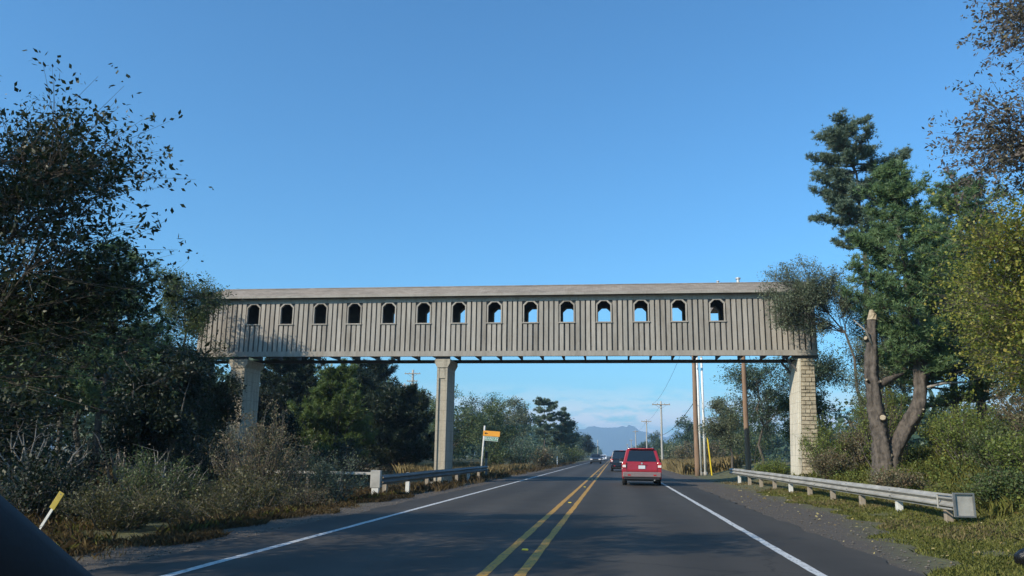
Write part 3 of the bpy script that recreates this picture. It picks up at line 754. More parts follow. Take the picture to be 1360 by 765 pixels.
# ------------------------------------------------------------------ guardrails
def guardrail(p0, p1, zt0, zt1, name, label, side, plates, steel='steel'):
    """W-beam from p0 (near) to p1 (far); side = +1 when its back is towards +x"""
    a = Vector((p0[0], p0[1], 0)); c = Vector((p1[0], p1[1], 0)); d = (c - a); Ln = d.length; d.normalize()
    nrm = Vector((d.y, -d.x, 0)) * side      # pointing to the back
    root = empty(name, (p0[0], p0[1], gz(*p0)), 0, label, 'guardrail')
    org = Vector((p0[0], p0[1], gz(*p0)))
    prof = [(0.0, 0.0), (-.005, -.03), (-.075, -.07), (-.08, -.10), (-.01, -.145), (0.0, -.165), (-.01, -.185), (-.08, -.23), (-.075, -.26), (-.005, -.30), (0.0, -.33)]
    nseg = max(1, round(Ln / 3.8))
    for s_ in range(nseg):
        t0, t1 = s_ / nseg, (s_ + 1) / nseg + (0.06 / Ln * 3 if s_ < nseg - 1 else 0)
        off = 0.004 * (s_ % 2)
        vs = []
        for t in (t0, t1):
            zt = zt0 + (zt1 - zt0) * t + 0.006 * math.sin(t * 23)
            for q, z_ in prof:
                pt = a + d * (Ln * t) + nrm * (q + off)
                vs.append((pt.x - org.x, pt.y - org.y, zt + z_ - org.z))
            for q, z_ in prof:
                pt = a + d * (Ln * t) + nrm * (q + off + .006)
                vs.append((pt.x - org.x, pt.y - org.y, zt + z_ - org.z))
        n = len(prof); fs = []
        for i in range(n - 1):
            fs.append((i, i + 1, 2 * n + i + 1, 2 * n + i)); fs.append((n + i, 3 * n + i, 3 * n + i + 1, n + i + 1))
        fs.append((0, 2 * n, 3 * n, n)); fs.append((n - 1, 2 * n - 1, 4 * n - 1, 3 * n - 1))
        bm = MB(); bm.add(vs, fs); rail = bm.build('rail_beam', M[steel], root, smooth=False)
        pt = a + d * (Ln * t1 - .12) - nrm * .002; b2 = MB()
        for zz in (-.05, -.12, -.21, -.28):
            e = Vector((pt.x, pt.y, zt0 + (zt1 - zt0) * t1 + zz)) - org
            b2.tube([e - nrm * .075, e - nrm * .095], .014, 6)
        b2.build('bolt', M['steel_dark'], rail)
    npost = max(2, round(Ln / 3.0)); prr = random.Random(int(Ln * 10))
    for i in range(npost):
        t = (i + .25) / npost
        pt = a + d * (Ln * t) + nrm * .11; zt = zt0 + (zt1 - zt0) * t
        e = pt - org; zg = gz(pt.x, pt.y) - .25
        bm = MB(); hw = .075; lx = prr.uniform(-.015, .015)
        bm.hexa([(e.x - hw, e.y - hw, zg - org.z), (e.x + hw, e.y - hw, zg - org.z), (e.x + hw, e.y + hw, zg - org.z), (e.x - hw, e.y + hw, zg - org.z),
                 (e.x - hw + lx, e.y - hw, zt - .03 - org.z), (e.x + hw + lx, e.y - hw, zt - .03 - org.z), (e.x + hw + lx, e.y + hw, zt - .01 - org.z), (e.x - hw + lx, e.y + hw, zt - .01 - org.z)])
        bm.build('post', M['post_wood'] if (i % 4 != 1) else M['post_white'], root, bevel=.008)
    if plates:
        # boxed steel terminal at the near end, its face turned to the traffic
        w0, w1 = (-.08, .34)
        e = -d * .02
        zt = zt0 - org.z
        pb_ = MB()
        pb_.add([tuple(e + nrm * w0 + Vector((0, 0, zt + .04))), tuple(e + nrm * w1 + Vector((0, 0, zt + .04))), tuple(e + nrm * w1 + Vector((0, 0, zt - .46))), tuple(e + nrm * w0 + Vector((0, 0, zt - .46))),
                 tuple(e - d * .02 + nrm * w0 + Vector((0, 0, zt + .04))), tuple(e - d * .02 + nrm * w1 + Vector((0, 0, zt + .04))), tuple(e - d * .02 + nrm * w1 + Vector((0, 0, zt - .46))), tuple(e - d * .02 + nrm * w0 + Vector((0, 0, zt - .46)))],
                [(0, 1, 2, 3), (7, 6, 5, 4), (0, 4, 5, 1), (1, 5, 6, 2), (2, 6, 7, 3), (3, 7, 4, 0)])
        fp = pb_.build('end_plate', M['steel'], root)
        rim = MB()
        def fb(u0, u1, v0, v1):
            P = [e - d * .021 + nrm * u0 + Vector((0, 0, zt + v0)), e - d * .021 + nrm * u1 + Vector((0, 0, zt + v0)), e - d * .021 + nrm * u1 + Vector((0, 0, zt + v1)), e - d * .021 + nrm * u0 + Vector((0, 0, zt + v1))]
            Q = [q - d * .05 for q in P]
            rim.add([tuple(v) for v in Q + P], [(0, 1, 2, 3), (4, 7, 6, 5), (0, 4, 5, 1), (1, 5, 6, 2), (2, 6, 7, 3), (3, 7, 4, 0)])
        fb(w0, w0 + .03, -.46, .04); fb(w1 - .03, w1, -.46, .04); fb(w0 + .031, w1 - .031, .01, .04); fb(w0 + .031, w1 - .031, -.46, -.43)
        rim.build('plate_rim', M['steel_dark'], fp)
        fl = MB()
        fl.tube([tuple(e + nrm * -.09 + Vector((0, 0, zt - .02)) + d * .05), tuple(e + nrm * -.10 + Vector((0, 0, zt - .02)) + d * .75)], .02, 6)
        fl.tube([tuple(e + nrm * -.09 + Vector((0, 0, zt - .31)) + d * .05), tuple(e + nrm * -.10 + Vector((0, 0, zt - .31)) + d * .75)], .02, 6)
        fl.tube([tuple(e + nrm * -.095 + Vector((0, 0, zt - .01)) + d * .73), tuple(e + nrm * -.095 + Vector((0, 0, zt - .33)) + d * .73)], .02, 6)
        fl.build('terminal_bracket', M['steel'], root)
    return root
guardrail((7.22, 18.5), (6.55, 47.5), 0.68, 0.80, 'guardrail', 'long galvanised steel guardrail on the right verge ending in a square plate', 1, True)
guardrail((-7.85, 26.8), (-7.65, 48.5), 0.66, 0.72, 'guardrail', 'steel guardrail, darkened for shade, on the left verge in front of the middle bridge pier', -1, False, 'steel_dark')  # darker steel: the shade on this rail is put into its colour
lg = empty('rail_fence', (-8.6, 29, gz(-8.6, 29)), 0, 'low pale horizontal rail running off to the left behind the left guardrail', 'fence')
b = MB((-8.6, 29, gz(-8.6, 29)))
for i in range(5):
    x = -8.7 - i * 1.35
    bq = MB((-8.6, 29, gz(-8.6, 29))); bq.box(x - .05, x + .05, 28.95 + i * .12, 29.05 + i * .12, gz(x, 29) - .2, .62); bq.build('post', M['post_wood'], lg)
b.hexa([(-14.3, 29.43, .60), (-8.5, 28.86, .60), (-8.5, 28.94, .60), (-14.3, 29.51, .60), (-14.3, 29.43, .69), (-8.5, 28.86, .69), (-8.5, 28.94, .69), (-14.3, 29.51, .69)])
b.build('rail', M['pole_grey'], lg)
# white end post with reflector box at the near end of the left guardrail
ep = empty('guardrail_terminal', (-7.95, 26.5, gz(-7.95, 26.5)), 0, 'pale grey boxed end post at the near end of the left guardrail', 'end post')
b = MB(); b.box(-.12, .12, -.08, .08, -.2, .36); b.build('post', M['post_white'], ep, bevel=.01)
b = MB(); b.box(-.17, .17, -.1, .1, .362, .93); b.build('end_box', M['steel'], ep, bevel=.015)

# ------------------------------------------------------------------ signs, markers, poles
def text_mesh(name, s, size, mat, parent, loc, rot):
    cu = bpy.data.curves.new(name, 'FONT'); cu.body = s; cu.size = size; cu.extrude = 0.002; cu.align_x = 'CENTER'; cu.align_y = 'CENTER'
    tmp = bpy.data.objects.new(name + '_c', cu); COL.objects.link(tmp)
    dg = bpy.context.evaluated_depsgraph_get()
    me = bpy.data.meshes.new_from_object(tmp.evaluated_get(dg))
    bpy.data.objects.remove(tmp)
    me.materials.clear()
    o = link(name, me, mat, parent, loc); o.rotation_euler = rot
    return o
sg = empty('street_sign', (-9.62, 58, gz(-9.62, 58) - .02), 0, 'leaning pole carrying an orange arrow sign above a green street name sign', 'sign')
sg.rotation_euler = (0, R(3.5), 0)
b = MB(); b.tube([(0, 0, -.3), (0, 0, 3.75)], .065, 10); b.build('pole', M['post_white'], sg, True)
b = MB(); b.tube([(0, 0, .55), (0, 0, .82)], .11, 10); b.build('pole_collar', M['steel_dark'], sg, True)
b = MB(); b.box(-.06, 1.18, -.10, -.072, 3.02, 3.40); so = b.build('orange_panel', M['orange_sheet'], sg, bevel=.01)
b = MB(); b.add([(.02, -.104, 3.21), (.17, -.104, 3.30), (.17, -.104, 3.235), (.30, -.104, 3.235), (.30, -.104, 3.185), (.17, -.104, 3.185), (.17, -.104, 3.12)], [(0, 6, 5, 4, 3, 2, 1)])
b.build('arrow', M['letter_black'], so)
b = MB(); b.box(.06, 1.08, -.10, -.072, 2.68, 3.00); so = b.build('green_panel', M['green_sheet'], sg, bevel=.01)
b = MB()
for q in ((.07, 1.07, 2.69, 2.71), (.07, 1.07, 2.97, 2.99), (.07, .09, 2.711, 2.969), (1.05, 1.07, 2.711, 2.969)): b.box(q[0], q[1], -.105, -.1005, q[2], q[3])
b.build('border', M['letter_white'], so)
text_mesh('lettering', 'BEARD AV', .225, M['letter_white'], so, (.57, -.104, 2.84), (R(90), 0, 0))
dp = empty('marker_post', (-8.2, 51.5, gz(-8.2, 51.5)), 0, 'thin dark upright post at the far end of the left guardrail', 'post')
b = MB(); b.box(-.07, .07, -.05, .05, -.2, 1.75); b.build('post', M['steel_dark'], dp, bevel=.01)
b = MB(); b.box(-.10, .10, -.07, -.052, 1.3, 1.7); b.build('reflector', M['letter_black'], dp)
mk = empty('roadside_marker', (-10.75, 14.2, gz(-10.75, 14.2) + .12), 0, 'yellow reflector plate on a leaning white post in the dark weeds', 'marker')
mk.rotation_euler = (R(-4), R(27), 0)
b = MB(); b.box(-.025, .025, -.012, .012, -.5, .66); b.build('post', M['post_white'], mk)
b = MB(); b.box(-.06, .06, -.034, -.014, .5, .84); b.build('reflector_plate', M['yellow_sheet'], mk, bevel=.006)
b = MB(); b.tube([(0, -.036, .80), (0, -.04, .80)], .012, 6); b.build('bolt', M['steel_dark'], mk)
dl = empty('delineator_post', (-7.6, 108, gz(-7.6, 108)), 0, 'short white delineator post on the far left verge beside the hedge', 'post')
b = MB(); b.box(-.06, .06, -.03, .03, -.2, 1.25); b.build('post', M['post_white'], dl)
b = MB(); b.box(-.05, .05, -.045, -.031, 1.0, 1.2); b.build('reflector', M['letter_white'], dl)

def utility_pole(x, y, h, r, mat, label, arm=None, group=None, extra=None, name='utility_pole', lean=0.0):
    root = empty(name, (x, y, gz(x, y)), 0, label, 'utility pole', group)
    root.rotation_euler = (0, lean, 0)
    b = MB(); n = 8
    b.tube([(0.01 * math.sin(i * 1.3), 0, -.5 + (h + .5) * i / n) for i in range(n + 1)], [r * (1 - .3 * i / n) for i in range(n + 1)], 12)
    b.build('pole', mat, root, True)
    if arm:
        for az, al in arm:
            c = MB(); c.box(-al / 2, al / 2, -r - .11, -r + .01, az - .06, az + .06); ca = c.build('cross_arm', M['post_wood'], root)
            for q in (-.45, -.2, .2, .45):
                i_ = MB(); i_.tube([(q * al, -r - .05, az + .062), (q * al, -r - .05, az + .14), (q * al, -r - .05, az + .2)], [.03, .055, .03], 8); i_.build('insulator', M['steel'], ca)
            for sgn in (-1, 1):
                d_ = MB(); d_.tube([(0, -r - .06, az - .55), (sgn * al * .3, -r - .06, az - .06)], .018, 5); d_.build('arm_brace', M['steel_dark'], ca)
    return root
p1 = utility_pole(6.15, 62, 9.8, .21, M['pole_wood'], 'thick brown wooden utility pole beyond the bridge beside two white poles', [(9.3, 2.2)])
b = MB(); b.tube([(.25, 0, 8.5), (1.0, -.4, -.1)], .012, 5); gw = b.build('guy_wire', M['wire'], p1)
b = MB(); b.tube([(.78, -.28, 2.9), (1.0, -.4, .05)], .055, 8); b.build('wire_guard', M['yellow_plastic'], p1)['label'] = 'yellow plastic sleeve on the guy wire'
for xx, lab, hh in ((6.52, 'slim white metal pole nearest the thick brown utility pole', 9.2), (6.86, 'outer slim white metal pole left of the yellow wire guard', 9.0)):
    wp = empty('white_pole', (xx, 63.2, gz(xx, 63.2)), 0, lab, 'pole', 'pair of white poles')
    b = MB(); b.tube([(0, 0, -.3), (0, 0, hh)], [.10, .085], 10); b.build('shaft', M['white_paint'], wp, True)
    b = MB(); b.tube([(0, 0, -.1), (0, 0, .25)], .16, 10); b.build('base_collar', M['steel'], wp, True)
    b = MB(); b.tube([(0, 0, hh), (0, 0, hh + .08)], [.1, .05], 10); b.build('cap', M['steel'], wp, True)
p2 = utility_pole(7.95, 50, 9.3, .17, M['pole_wood'], 'brown wooden pole among the leafy trees just behind the bridge', [(8.9, 1.8)])
b = MB(); b.tube([(.1, 0, 8.6), (2.2, 1.5, -.1)], .014, 5); b.build('guy_wire', M['wire'], p2)
far = [(6.35, 110, 8.7, .16, 'tall grey utility pole with a wide cross arm right of the red vehicle'), (6.4, 162, 8.6, .16, 'grey utility pole with short cross arm, second along the road behind the red vehicle'),
       (6.2, 232, 8.6, .17, 'thin leaning utility pole, third along the road above the red vehicle'), (6.2, 300, 7.4, .18, 'distant utility pole, fourth of the row above the red vehicle'), (6.2, 390, 7.0, .18, 'small distant utility pole, fifth and farthest of the row')]
for i, (x, y, h, r, lab) in enumerate(far):
    utility_pole(x, y, h, r, M['pole_grey'], lab, [(h - .45, 2.4 if i == 0 else 2.0)] if i < 2 else [(h - .4, 1.5)], 'utility poles along the right of the road', lean=R(-1.2) if i == 2 else 0)
lp = utility_pole(-29.6, 115, 13.3, .24, M['pole_grey'], 'utility pole with transformer rising above the far left trees', [(12.7, 2.4), (11.6, 1.6)])
b = MB(); b.tube([(.55, -.2, 10.1), (.55, -.2, 11.2)], .3, 10); b.build('transformer', M['steel'], lp, True)
utility_pole(-31.6, 118, 11.6, .17, M['pole_grey'], 'thinner bare pole left of the transformer pole above the far trees', [(11.2, 1.0)])
utility_pole(-4.1 - 2.6, 330, 7.6, .16, M['pole_grey'], 'tiny far pole standing at the left road edge near the vanishing point', None)

def wire(name, a, c, sag, label, r=.02, drops=()):
    pts = []
    for i in range(15):
        t = i / 14; p = Vector(a).lerp(Vector(c), t); p.z -= sag * 4 * t * (1 - t); pts.append(p)
    o = MB(a); o.tube(pts, r, 5)
    ob = o.build(name, M['wire'], None, True, a)
    for t in drops:
        i = int(t * 14); q = MB(a); p = pts[i]; q.tube([p + Vector((0, -.2, -.02)), p + Vector((0, .2, .0))], .06, 6); q.build('splice_case', M['wire'], ob)
    return tag(ob, label, 'wire')
wire('utility_wire', (6.15, 61.8, 5.6), (6.35, 110, 4.2), .5, 'sagging black cable from the brown pole to the tall grey pole', .025, (.25,))
wire('utility_wire', (6.35, 110, 8.4), (6.4, 162, 8.3), .5, 'thin overhead line between the two nearest grey poles', .012)
wire('utility_wire', (6.4, 162, 8.3), (6.2, 232, 8.3), .6, 'thin overhead line from the second to the third grey pole', .012)
wire('utility_wire', (5.3, 62, 9.4), (5.4, 110, 8.45), .6, 'high overhead line from the brown pole top to the tall grey pole', .012)

# ------------------------------------------------------------------ vehicles
def wheel(root, x, y, r, wd, sgn):
    k = 22
    b = MB(); prof = [(r * .62, -wd / 2), (r * .93, -wd / 2), (r, -wd * .32), (r, wd * .32), (r * .93, wd / 2), (r * .62, wd / 2)]
    vs = []; fs = []; n = len(prof)
    for j in range(k):
        t = 2 * math.pi * j / k
        for rr_, xx in prof: vs.append((x + xx, y + rr_ * math.cos(t), r + rr_ * math.sin(t)))
    for j in range(k):
        for i in range(n): fs.append((j * n + i, j * n + (i + 1) % n, ((j + 1) % k) * n + (i + 1) % n, ((j + 1) % k) * n + i))
    b.add(vs, fs)
    e = empty('wheel', (0, 0, 0)); e.parent = root
    b.build('tyre', M['rubber'], e, True)
    d = MB(); d.tube([(x - wd * .3, y, r), (x + wd * .3, y, r)], r * .62, 18)
    for j in range(5):
        t = 2 * math.pi * j / 5
        d.tube([(x + sgn * wd * .34, y, r), (x + sgn * wd * .36, y + r * .55 * math.cos(t), r + r * .55 * math.sin(t))], r * .09, 5)
    d.build('rim', M['alloy'], e)

def vehicle(name, label, loc, rz, cat, L=4.55, W=1.80, H=1.72, belt=1.05, paint='paint_red', cab=(.10, .42, 2.05, 2.95), rails=True, lamps='lamp_red', wr=.345, front_lit=False, hood=.98, group=None):
    root = empty(name, loc, rz, label, cat, group)
    hw = W / 2
    y0, y1 = -L / 2, L / 2
    P = M[paint]
    wy0, wy1 = y0 + .82, y1 - .86
    def arch(cy, r):
        return [(cy + r * math.cos(t), .30 + max(0, r * math.sin(t))) for t in [math.pi - math.pi * i / 8 for i in range(9)]]
    side = [(y0 + .05, .32)] + arch(wy0, wr + .07) + arch(wy1, wr + .07) + [(y1 - .08, .30), (y1, .42), (y1 - .02, .72), (y1 - .14, hood - .12), (y1 - .55, hood), (y0 + L - cab[3] * .0 - 1.45, hood + .07), (y0 + .03, belt), (y0 - .0, .75), (y0, .42)]
    # lower body: profile swept across the width, tucked in at the sills and the belt
    b = MB(); n = len(side); rows = []
    for xx, sh in ((-hw + .05, .965), (-hw, 1.0), (hw, 1.0), (hw - .05, .965)):
        rows.append([(xx, y * (.985 if sh < 1 else 1), .30 + (z - .30) * sh) for y, z in side])
    vs = [p for r_ in rows for p in r_]; fs = []
    for i in range(3):
        for j in range(n): fs.append((i * n + j, i * n + (j + 1) % n, (i + 1) * n + (j + 1) % n, (i + 1) * n + j))
    fs.append(tuple(range(n - 1, -1, -1))); fs.append(tuple(range(3 * n, 4 * n)))
    b.add(vs, fs)
    # cabin
    c0, c1, c2, c3 = y0 + cab[0], y0 + cab[1], y0 + cab[2], y0 + cab[3]
    wb, wt = hw - .05, hw - .22
    zb, zt = belt - .03, H
    mid = zt - .10
    fr = (mid - zb) / (zt - zb)
    def lerp(a, c, t): return a + (c - a) * t
    ring0 = [(-wb, c0, zb), (wb, c0, zb), (wb, c3, zb), (-wb, c3, zb)]
    wm = lerp(wb, wt, .92)
    ring1 = [(-wm, lerp(c0, c1, .78), mid), (wm, lerp(c0, c1, .78), mid), (wm, lerp(c3, c2, .86), mid), (-wm, lerp(c3, c2, .86), mid)]
    ring2 = [(-wt + .10, c1, zt), (wt - .10, c1, zt), (wt - .10, c2, zt), (-wt + .10, c2, zt)]
    b.add(ring0 + ring1 + ring2, [(0, 1, 5, 4), (1, 2, 6, 5), (2, 3, 7, 6), (3, 0, 4, 7), (4, 5, 9, 8), (5, 6, 10, 9), (6, 7, 11, 10), (7, 4, 8, 11), (8, 9, 10, 11)])
    body = b.build('body', P, root, bevel=.035)
    # glass panels a few mm proud of the cabin
    def panel(nm, A, B, C, D, ins_s, ins_b, ins_t, out, mat='car_glass'):
        A, B, C, D = map(Vector, (A, B, C, D))
        nn = (B - A).cross(D - A).normalized()
        def pt(u, v): return A.lerp(B, u).lerp(D.lerp(C, u), v) + nn * out
        q = [pt(ins_s, ins_b), pt(1 - ins_s, ins_b), pt(1 - ins_s - .02, 1 - ins_t), pt(ins_s + .02, 1 - ins_t)]
        q2 = [p - nn * .02 for p in q]
        m = MB(); m.add([tuple(p) for p in q + q2], [(0, 1, 2, 3), (7, 6, 5, 4), (0, 4, 5, 1), (1, 5, 6, 2), (2, 6, 7, 3), (3, 7, 4, 0)])
        return m.build(nm, M[mat], root)
    rw = panel('rear_window', ring0[0], ring0[1], ring1[1], ring1[0], .085, .10, .01, .006)
    panel('windscreen', ring0[2], ring0[3], ring1[3], ring1[2], .06, .10, .02, .006)
    for s_ in (0, 1):
        A, B, C, D = (ring0[1], ring0[2], ring1[2], ring1[1]) if s_ == 0 else (ring0[3], ring0[0], ring1[0], ring1[3])
        panel('side_window', A, B, C, D, .07, .12, .04, .005)
        A, B = Vector(A), Vector(B)
    # door pillars over the side glass
    for s_ in (-1, 1):
        for f in (.36, .66):
            yb_ = lerp(c0, c3, f); yt_ = lerp(lerp(c0, c1, .78), lerp(c3, c2, .86), f)
            m = MB(); m.hexa([(s_ * wb - .012 * (s_ < 0) * 1, yb_ - .05, zb + .04), (s_ * wb + .012, yb_ - .05, zb + .04), (s_ * wb + .012, yb_ + .05, zb + .04), (s_ * wb - .012, yb_ + .05, zb + .04),
                              (s_ * wm - .012, yt_ - .04, mid - .01), (s_ * wm + .012, yt_ - .04, mid - .01), (s_ * wm + .012, yt_ + .04, mid - .01), (s_ * wm - .012, yt_ + .04, mid - .01)])
            m.build('door_pillar', M['black_trim'], root)
    # lamps
    for s_ in (-1, 1):
        m = MB(); xa, xb = s_ * (hw - .20), s_ * (hw + .004)
        xa, xb = min(xa, xb), max(xa, xb)
        m.box(xa, xb, y0 - .022, y0 + .16, belt - .30, belt - .01); tl = m.build('tail_light', M[lamps], root, bevel=.03)
        m = MB(); m.box(xa + .02, xb - .02, y0 - .034, y0 - .0225, belt - .24, belt - .13); m.build('lens', M['lamp_clear'], tl)
        m = MB(); xa, xb = sorted((s_ * (hw - .42), s_ * (hw - .03))); m.box(xa, xb, y1 - .14, y1 + .006, hood - .32, hood - .14); m.build('headlight', M['lamp_clear'], root, bevel=.03)
        xa, xb = sorted((s_ * (wb - .01), s_ * (hw + .11))); m = MB(); m.box(xa, xb, c3 - .42, c3 - .27, belt + .0, belt + .15); m.build('wing_mirror', M['black_trim'], root, bevel=.03)
        for yy, nm in ((c0 + .85, 'door_handle'), (c0 + 1.75, 'door_handle')):
            xa, xb = sorted((s_ * (hw - .001), s_ * (hw + .022))); m = MB(); m.box(xa, xb, yy, yy + .18, belt - .15, belt - .115); m.build(nm, P, root)
        if rails:
            xx = s_ * (wt - .15); m = MB(); m.tube([(xx, c1 + .1, zt - .005), (xx, c1 + .2, zt + .055), (xx, c2 - .2, zt + .055), (xx, c2 - .05, zt - .005)], .02, 6); m.build('roof_rail', M['alloy'], root)
    # rear and front bumpers, tailgate fittings
    m = MB(); m.box(-hw + .03, hw - .03, y0 - .10, y0 + .10, .40, .64); rb = m.build('rear_bumper', M['bumper_grey'] if paint == 'paint_red' else P, root, bevel=.04)
    m = MB(); m.box(-hw + .09, hw - .09, y0 - .05, y0 + .2, .29, .399); m.build('bumper_valance', M['black_trim'], root, bevel=.02)
    m = MB(); m.box(-hw + .03, hw - .03, y1 - .10, y1 + .07, .32, .58); m.build('front_bumper', P, root, bevel=.04)
    m = MB(); m.box(-.5, .5, y1 - .05, y1 + .012, .60, .80); m.build('grille', M['black_trim'], root, bevel=.01)
    m = MB(); m.box(-.16, .16, y0 - .03, y0 - .004, belt - .31, belt - .15); pl = m.build('number_plate', M['plate_white'], root, bevel=.006)
    m = MB(); m.box(-.24, .24, y0 - .026, y0 - .003, belt - .135, belt - .10); m.build('plate_garnish', P, root, bevel=.006)
    m = MB(); m.tube([(0, y0 - .02, belt - .055), (0, y0 - .03, belt - .055)], .045, 12); m.build('badge', M['chrome'], root)
    m = MB(); m.tube([(-.05, c0 - .0, zb + .075), (.34, c0 + .012, zb + .11)], .012, 5); m.build('rear_wiper', M['black_trim'], root)
    m = MB(); m.box(-wt + .12, wt - .12, c1 - .16, c1 + .08, zt - .035, zt + .012); m.build('roof_spoiler', P, root, bevel=.012)
    for s_ in (-1, 1):
        m = MB(); xx = s_ * (hw - .215); m.box(xx - .006, xx + .006, y0 - .012, y0 + .02, .66, belt - .02); m.build('tailgate_seam', M['black_trim'], root)
    m = MB(); m.box(-hw + .2, hw - .2, y0 - .012, y0 + .02, .648, .66); m.build('tailgate_seam', M['black_trim'], root)
    m = MB(); m.box(-.16, .16, c1 - .172, c1 - .161, zt - .028, zt - .004); m.build('brake_light', M['lamp_red'], root)
    for s_ in (-1, 1):
        m = MB(); xa = s_ * (hw - .33); m.box(xa - .07, xa + .07, y0 - .108, y0 - .099, .47, .53); m.build('reflector', M['lamp_red'], root)
    m = MB(); m.tube([(hw - .35, y0 - .04, .27), (hw - .35, y0 + .3, .27)], .035, 8); m.build('exhaust_pipe', M['steel'], root)
    m = MB(); m.box(-hw + .15, hw - .15, y0 + .25, y1 - .3, .22, .33); m.build('underbody', M['black_trim'], root)
    for s_ in (-1, 1):
        wheel(root, s_ * (hw - .12), wy0, wr, .225, s_); wheel(root, s_ * (hw - .12), wy1, wr, .225, s_)
    return root
vehicle('red_car', 'dark red sport utility car driving ahead in the right lane under the bridge', (1.30, 41.8, .004), 0, 'car', 4.55, 1.88, 1.76, 1.10, 'paint_red')
vehicle('dark_car', 'navy black boxy sport utility car partly hidden in front of the red car', (.62, 76, .004), 0, 'car', 4.8, 1.92, 1.86, 1.12, 'paint_navy', cab=(.06, .22, 3.0, 3.6), rails=False, wr=.38)
vehicle('oncoming_car', 'dark oncoming car with bright headlights, nearest in the left lane', (-3.2, 140, .004), math.pi, 'car', 4.6, 1.85, 1.62, 1.0, 'paint_dark', rails=False, wr=.34)
vehicle('oncoming_car', 'silver oncoming car behind the nearest oncoming car in the left lane', (-3.3, 200, .004), math.pi, 'car', 4.6, 1.82, 1.5, .95, 'paint_silver', rails=False, wr=.33)
vehicle('oncoming_car', 'white oncoming car, farthest of the oncoming cars in the left lane', (-3.3, 250, .004), math.pi, 'car', 4.6, 1.85, 1.6, .98, 'paint_white', rails=False, wr=.34)
vehicle('distant_car', 'tiny red car far ahead in the right lane left of the navy car', (.15, 150, .004), 0, 'car', 4.5, 1.8, 1.5, .95, 'paint_red_far', rails=False, wr=.33)

# the car the picture is taken from: only its left windscreen pillar comes into view
oc = empty('own_car', (0.35, 0.0, 0), 0, 'black interior windscreen pillar of the viewing car in the lower left corner', 'car')
def sweep(pts, a, c, k=14):
    b = MB((0.35, 0, 0)); vs = []; fs = []
    P = [Vector(p) for p in pts]
    for i, p in enumerate(P):
        d = (P[min(i + 1, len(P) - 1)] - P[max(i - 1, 0)]).normalized()
        e1 = d.cross(Vector((0, 0, 1))).normalized(); e2 = e1.cross(d)
        for j in range(k):
            t = 2 * math.pi * j / k
            vs.append(p + e1 * (a[i] * math.cos(t)) + e2 * (c[i] * math.sin(t)))
    for i in range(len(P) - 1):
        for j in range(k): fs.append((i * k + j, i * k + (j + 1) % k, (i + 1) * k + (j + 1) % k, (i + 1) * k + j))
    fs.append(tuple(range(k))); fs.append(tuple(range(len(P) * k - 1, (len(P) - 1) * k - 1, -1)))
    return b.add(vs, fs)
sweep([(-.557, 1.10, .995), (-.558, .92, 1.125), (-.557, .75, 1.24), (-.563, .62, 1.327), (-.578, .48, 1.415), (-.59, .36, 1.48)], [.085, .08, .075, .07, .066, .06], [.058, .053, .049, .048, .046, .04]).build('windscreen_pillar', M['interior_trim'], oc, True)
b = MB((0.35, 0, 0)); b.hexa([(-.62, .75, .70), (1.3, .75, .70), (1.3, 1.25, .70), (-.62, 1.25, .70), (-.60, .80, .93), (1.28, .80, .93), (1.28, 1.22, .97), (-.60, 1.22, .97)]); b.build('dashboard', M['interior_trim'], oc, bevel=.04)
b = MB((0.35, 0, 0)); b.hexa([(-.62, 1.26, .55), (1.32, 1.26, .55), (1.2, 2.4, .55), (-.5, 2.4, .55), (-.58, 1.26, .94), (1.28, 1.26, .94), (1.12, 2.35, .76), (-.42, 2.35, .76)]); b.build('bonnet', M['paint_dark'], oc, bevel=.05)
# shiny black bag lying on the right verge
rng = np.random.default_rng(5)
b = MB(); vs = []; fs = []; kk, mm_ = 16, 9
for i in range(mm_):
    ph = math.pi * i / (mm_ - 1)
    for j in range(kk):
        t = 2 * math.pi * j / kk; r = .16 * (1 + .12 * math.sin(3 * t + i) + .07 * rng.standard_normal())
        vs.append((r * 1.25 * math.sin(ph) * math.cos(t), r * 1.1 * math.sin(ph) * math.sin(t), .13 + .15 * math.cos(ph) * (1 + .1 * math.sin(2 * t))))
for i in range(mm_ - 1):
    for j in range(kk): fs.append((i * kk + j, (i + 1) * kk + j, (i + 1) * kk + (j + 1) % kk, i * kk + (j + 1) % kk))
b.add(vs, fs); b.tube([(0, 0, .27), (.02, .01, .31), (.05, .02, .34)], [.03, .02, .045], 8)
o = b.build('rubbish_bag', M['bag'], None, True, (5.56, 12, gz(5.56, 12) - .01)); tag(o, 'small shiny black bag lying on the right grass verge', 'bag')

# ------------------------------------------------------------------ vegetation generators
def unit(a): return a / np.maximum(np.linalg.norm(a, axis=-1, keepdims=True), 1e-9)
def leaves_mesh(name, P, D, Lf, Wf, rng, up=0.45):
    """one diamond leaf per row of P, pointing along D"""
    n = len(P)
    Nn = rng.standard_normal((n, 3)); Nn[:, 2] = np.abs(Nn[:, 2]) + up
    D = unit(D); Sd = unit(np.cross(D, Nn)); Up = np.cross(Sd, D)
    Lf = (Lf * rng.choice([.45, .65, .85, 1.0, 1.2], n) * rng.uniform(.85, 1.15, n))[:, None]; Wd = Lf * Wf * rng.uniform(.75, 1.2, (n, 1))
    bend = Up * Lf * rng.uniform(-.12, .05, n)[:, None]
    V = np.stack([P, P + D * Lf * .45 + Sd * Wd * .5, P + D * Lf + bend, P + D * Lf * .45 - Sd * Wd * .5], 1).reshape(-1, 3)
    return fast_mesh(name, V, 4)
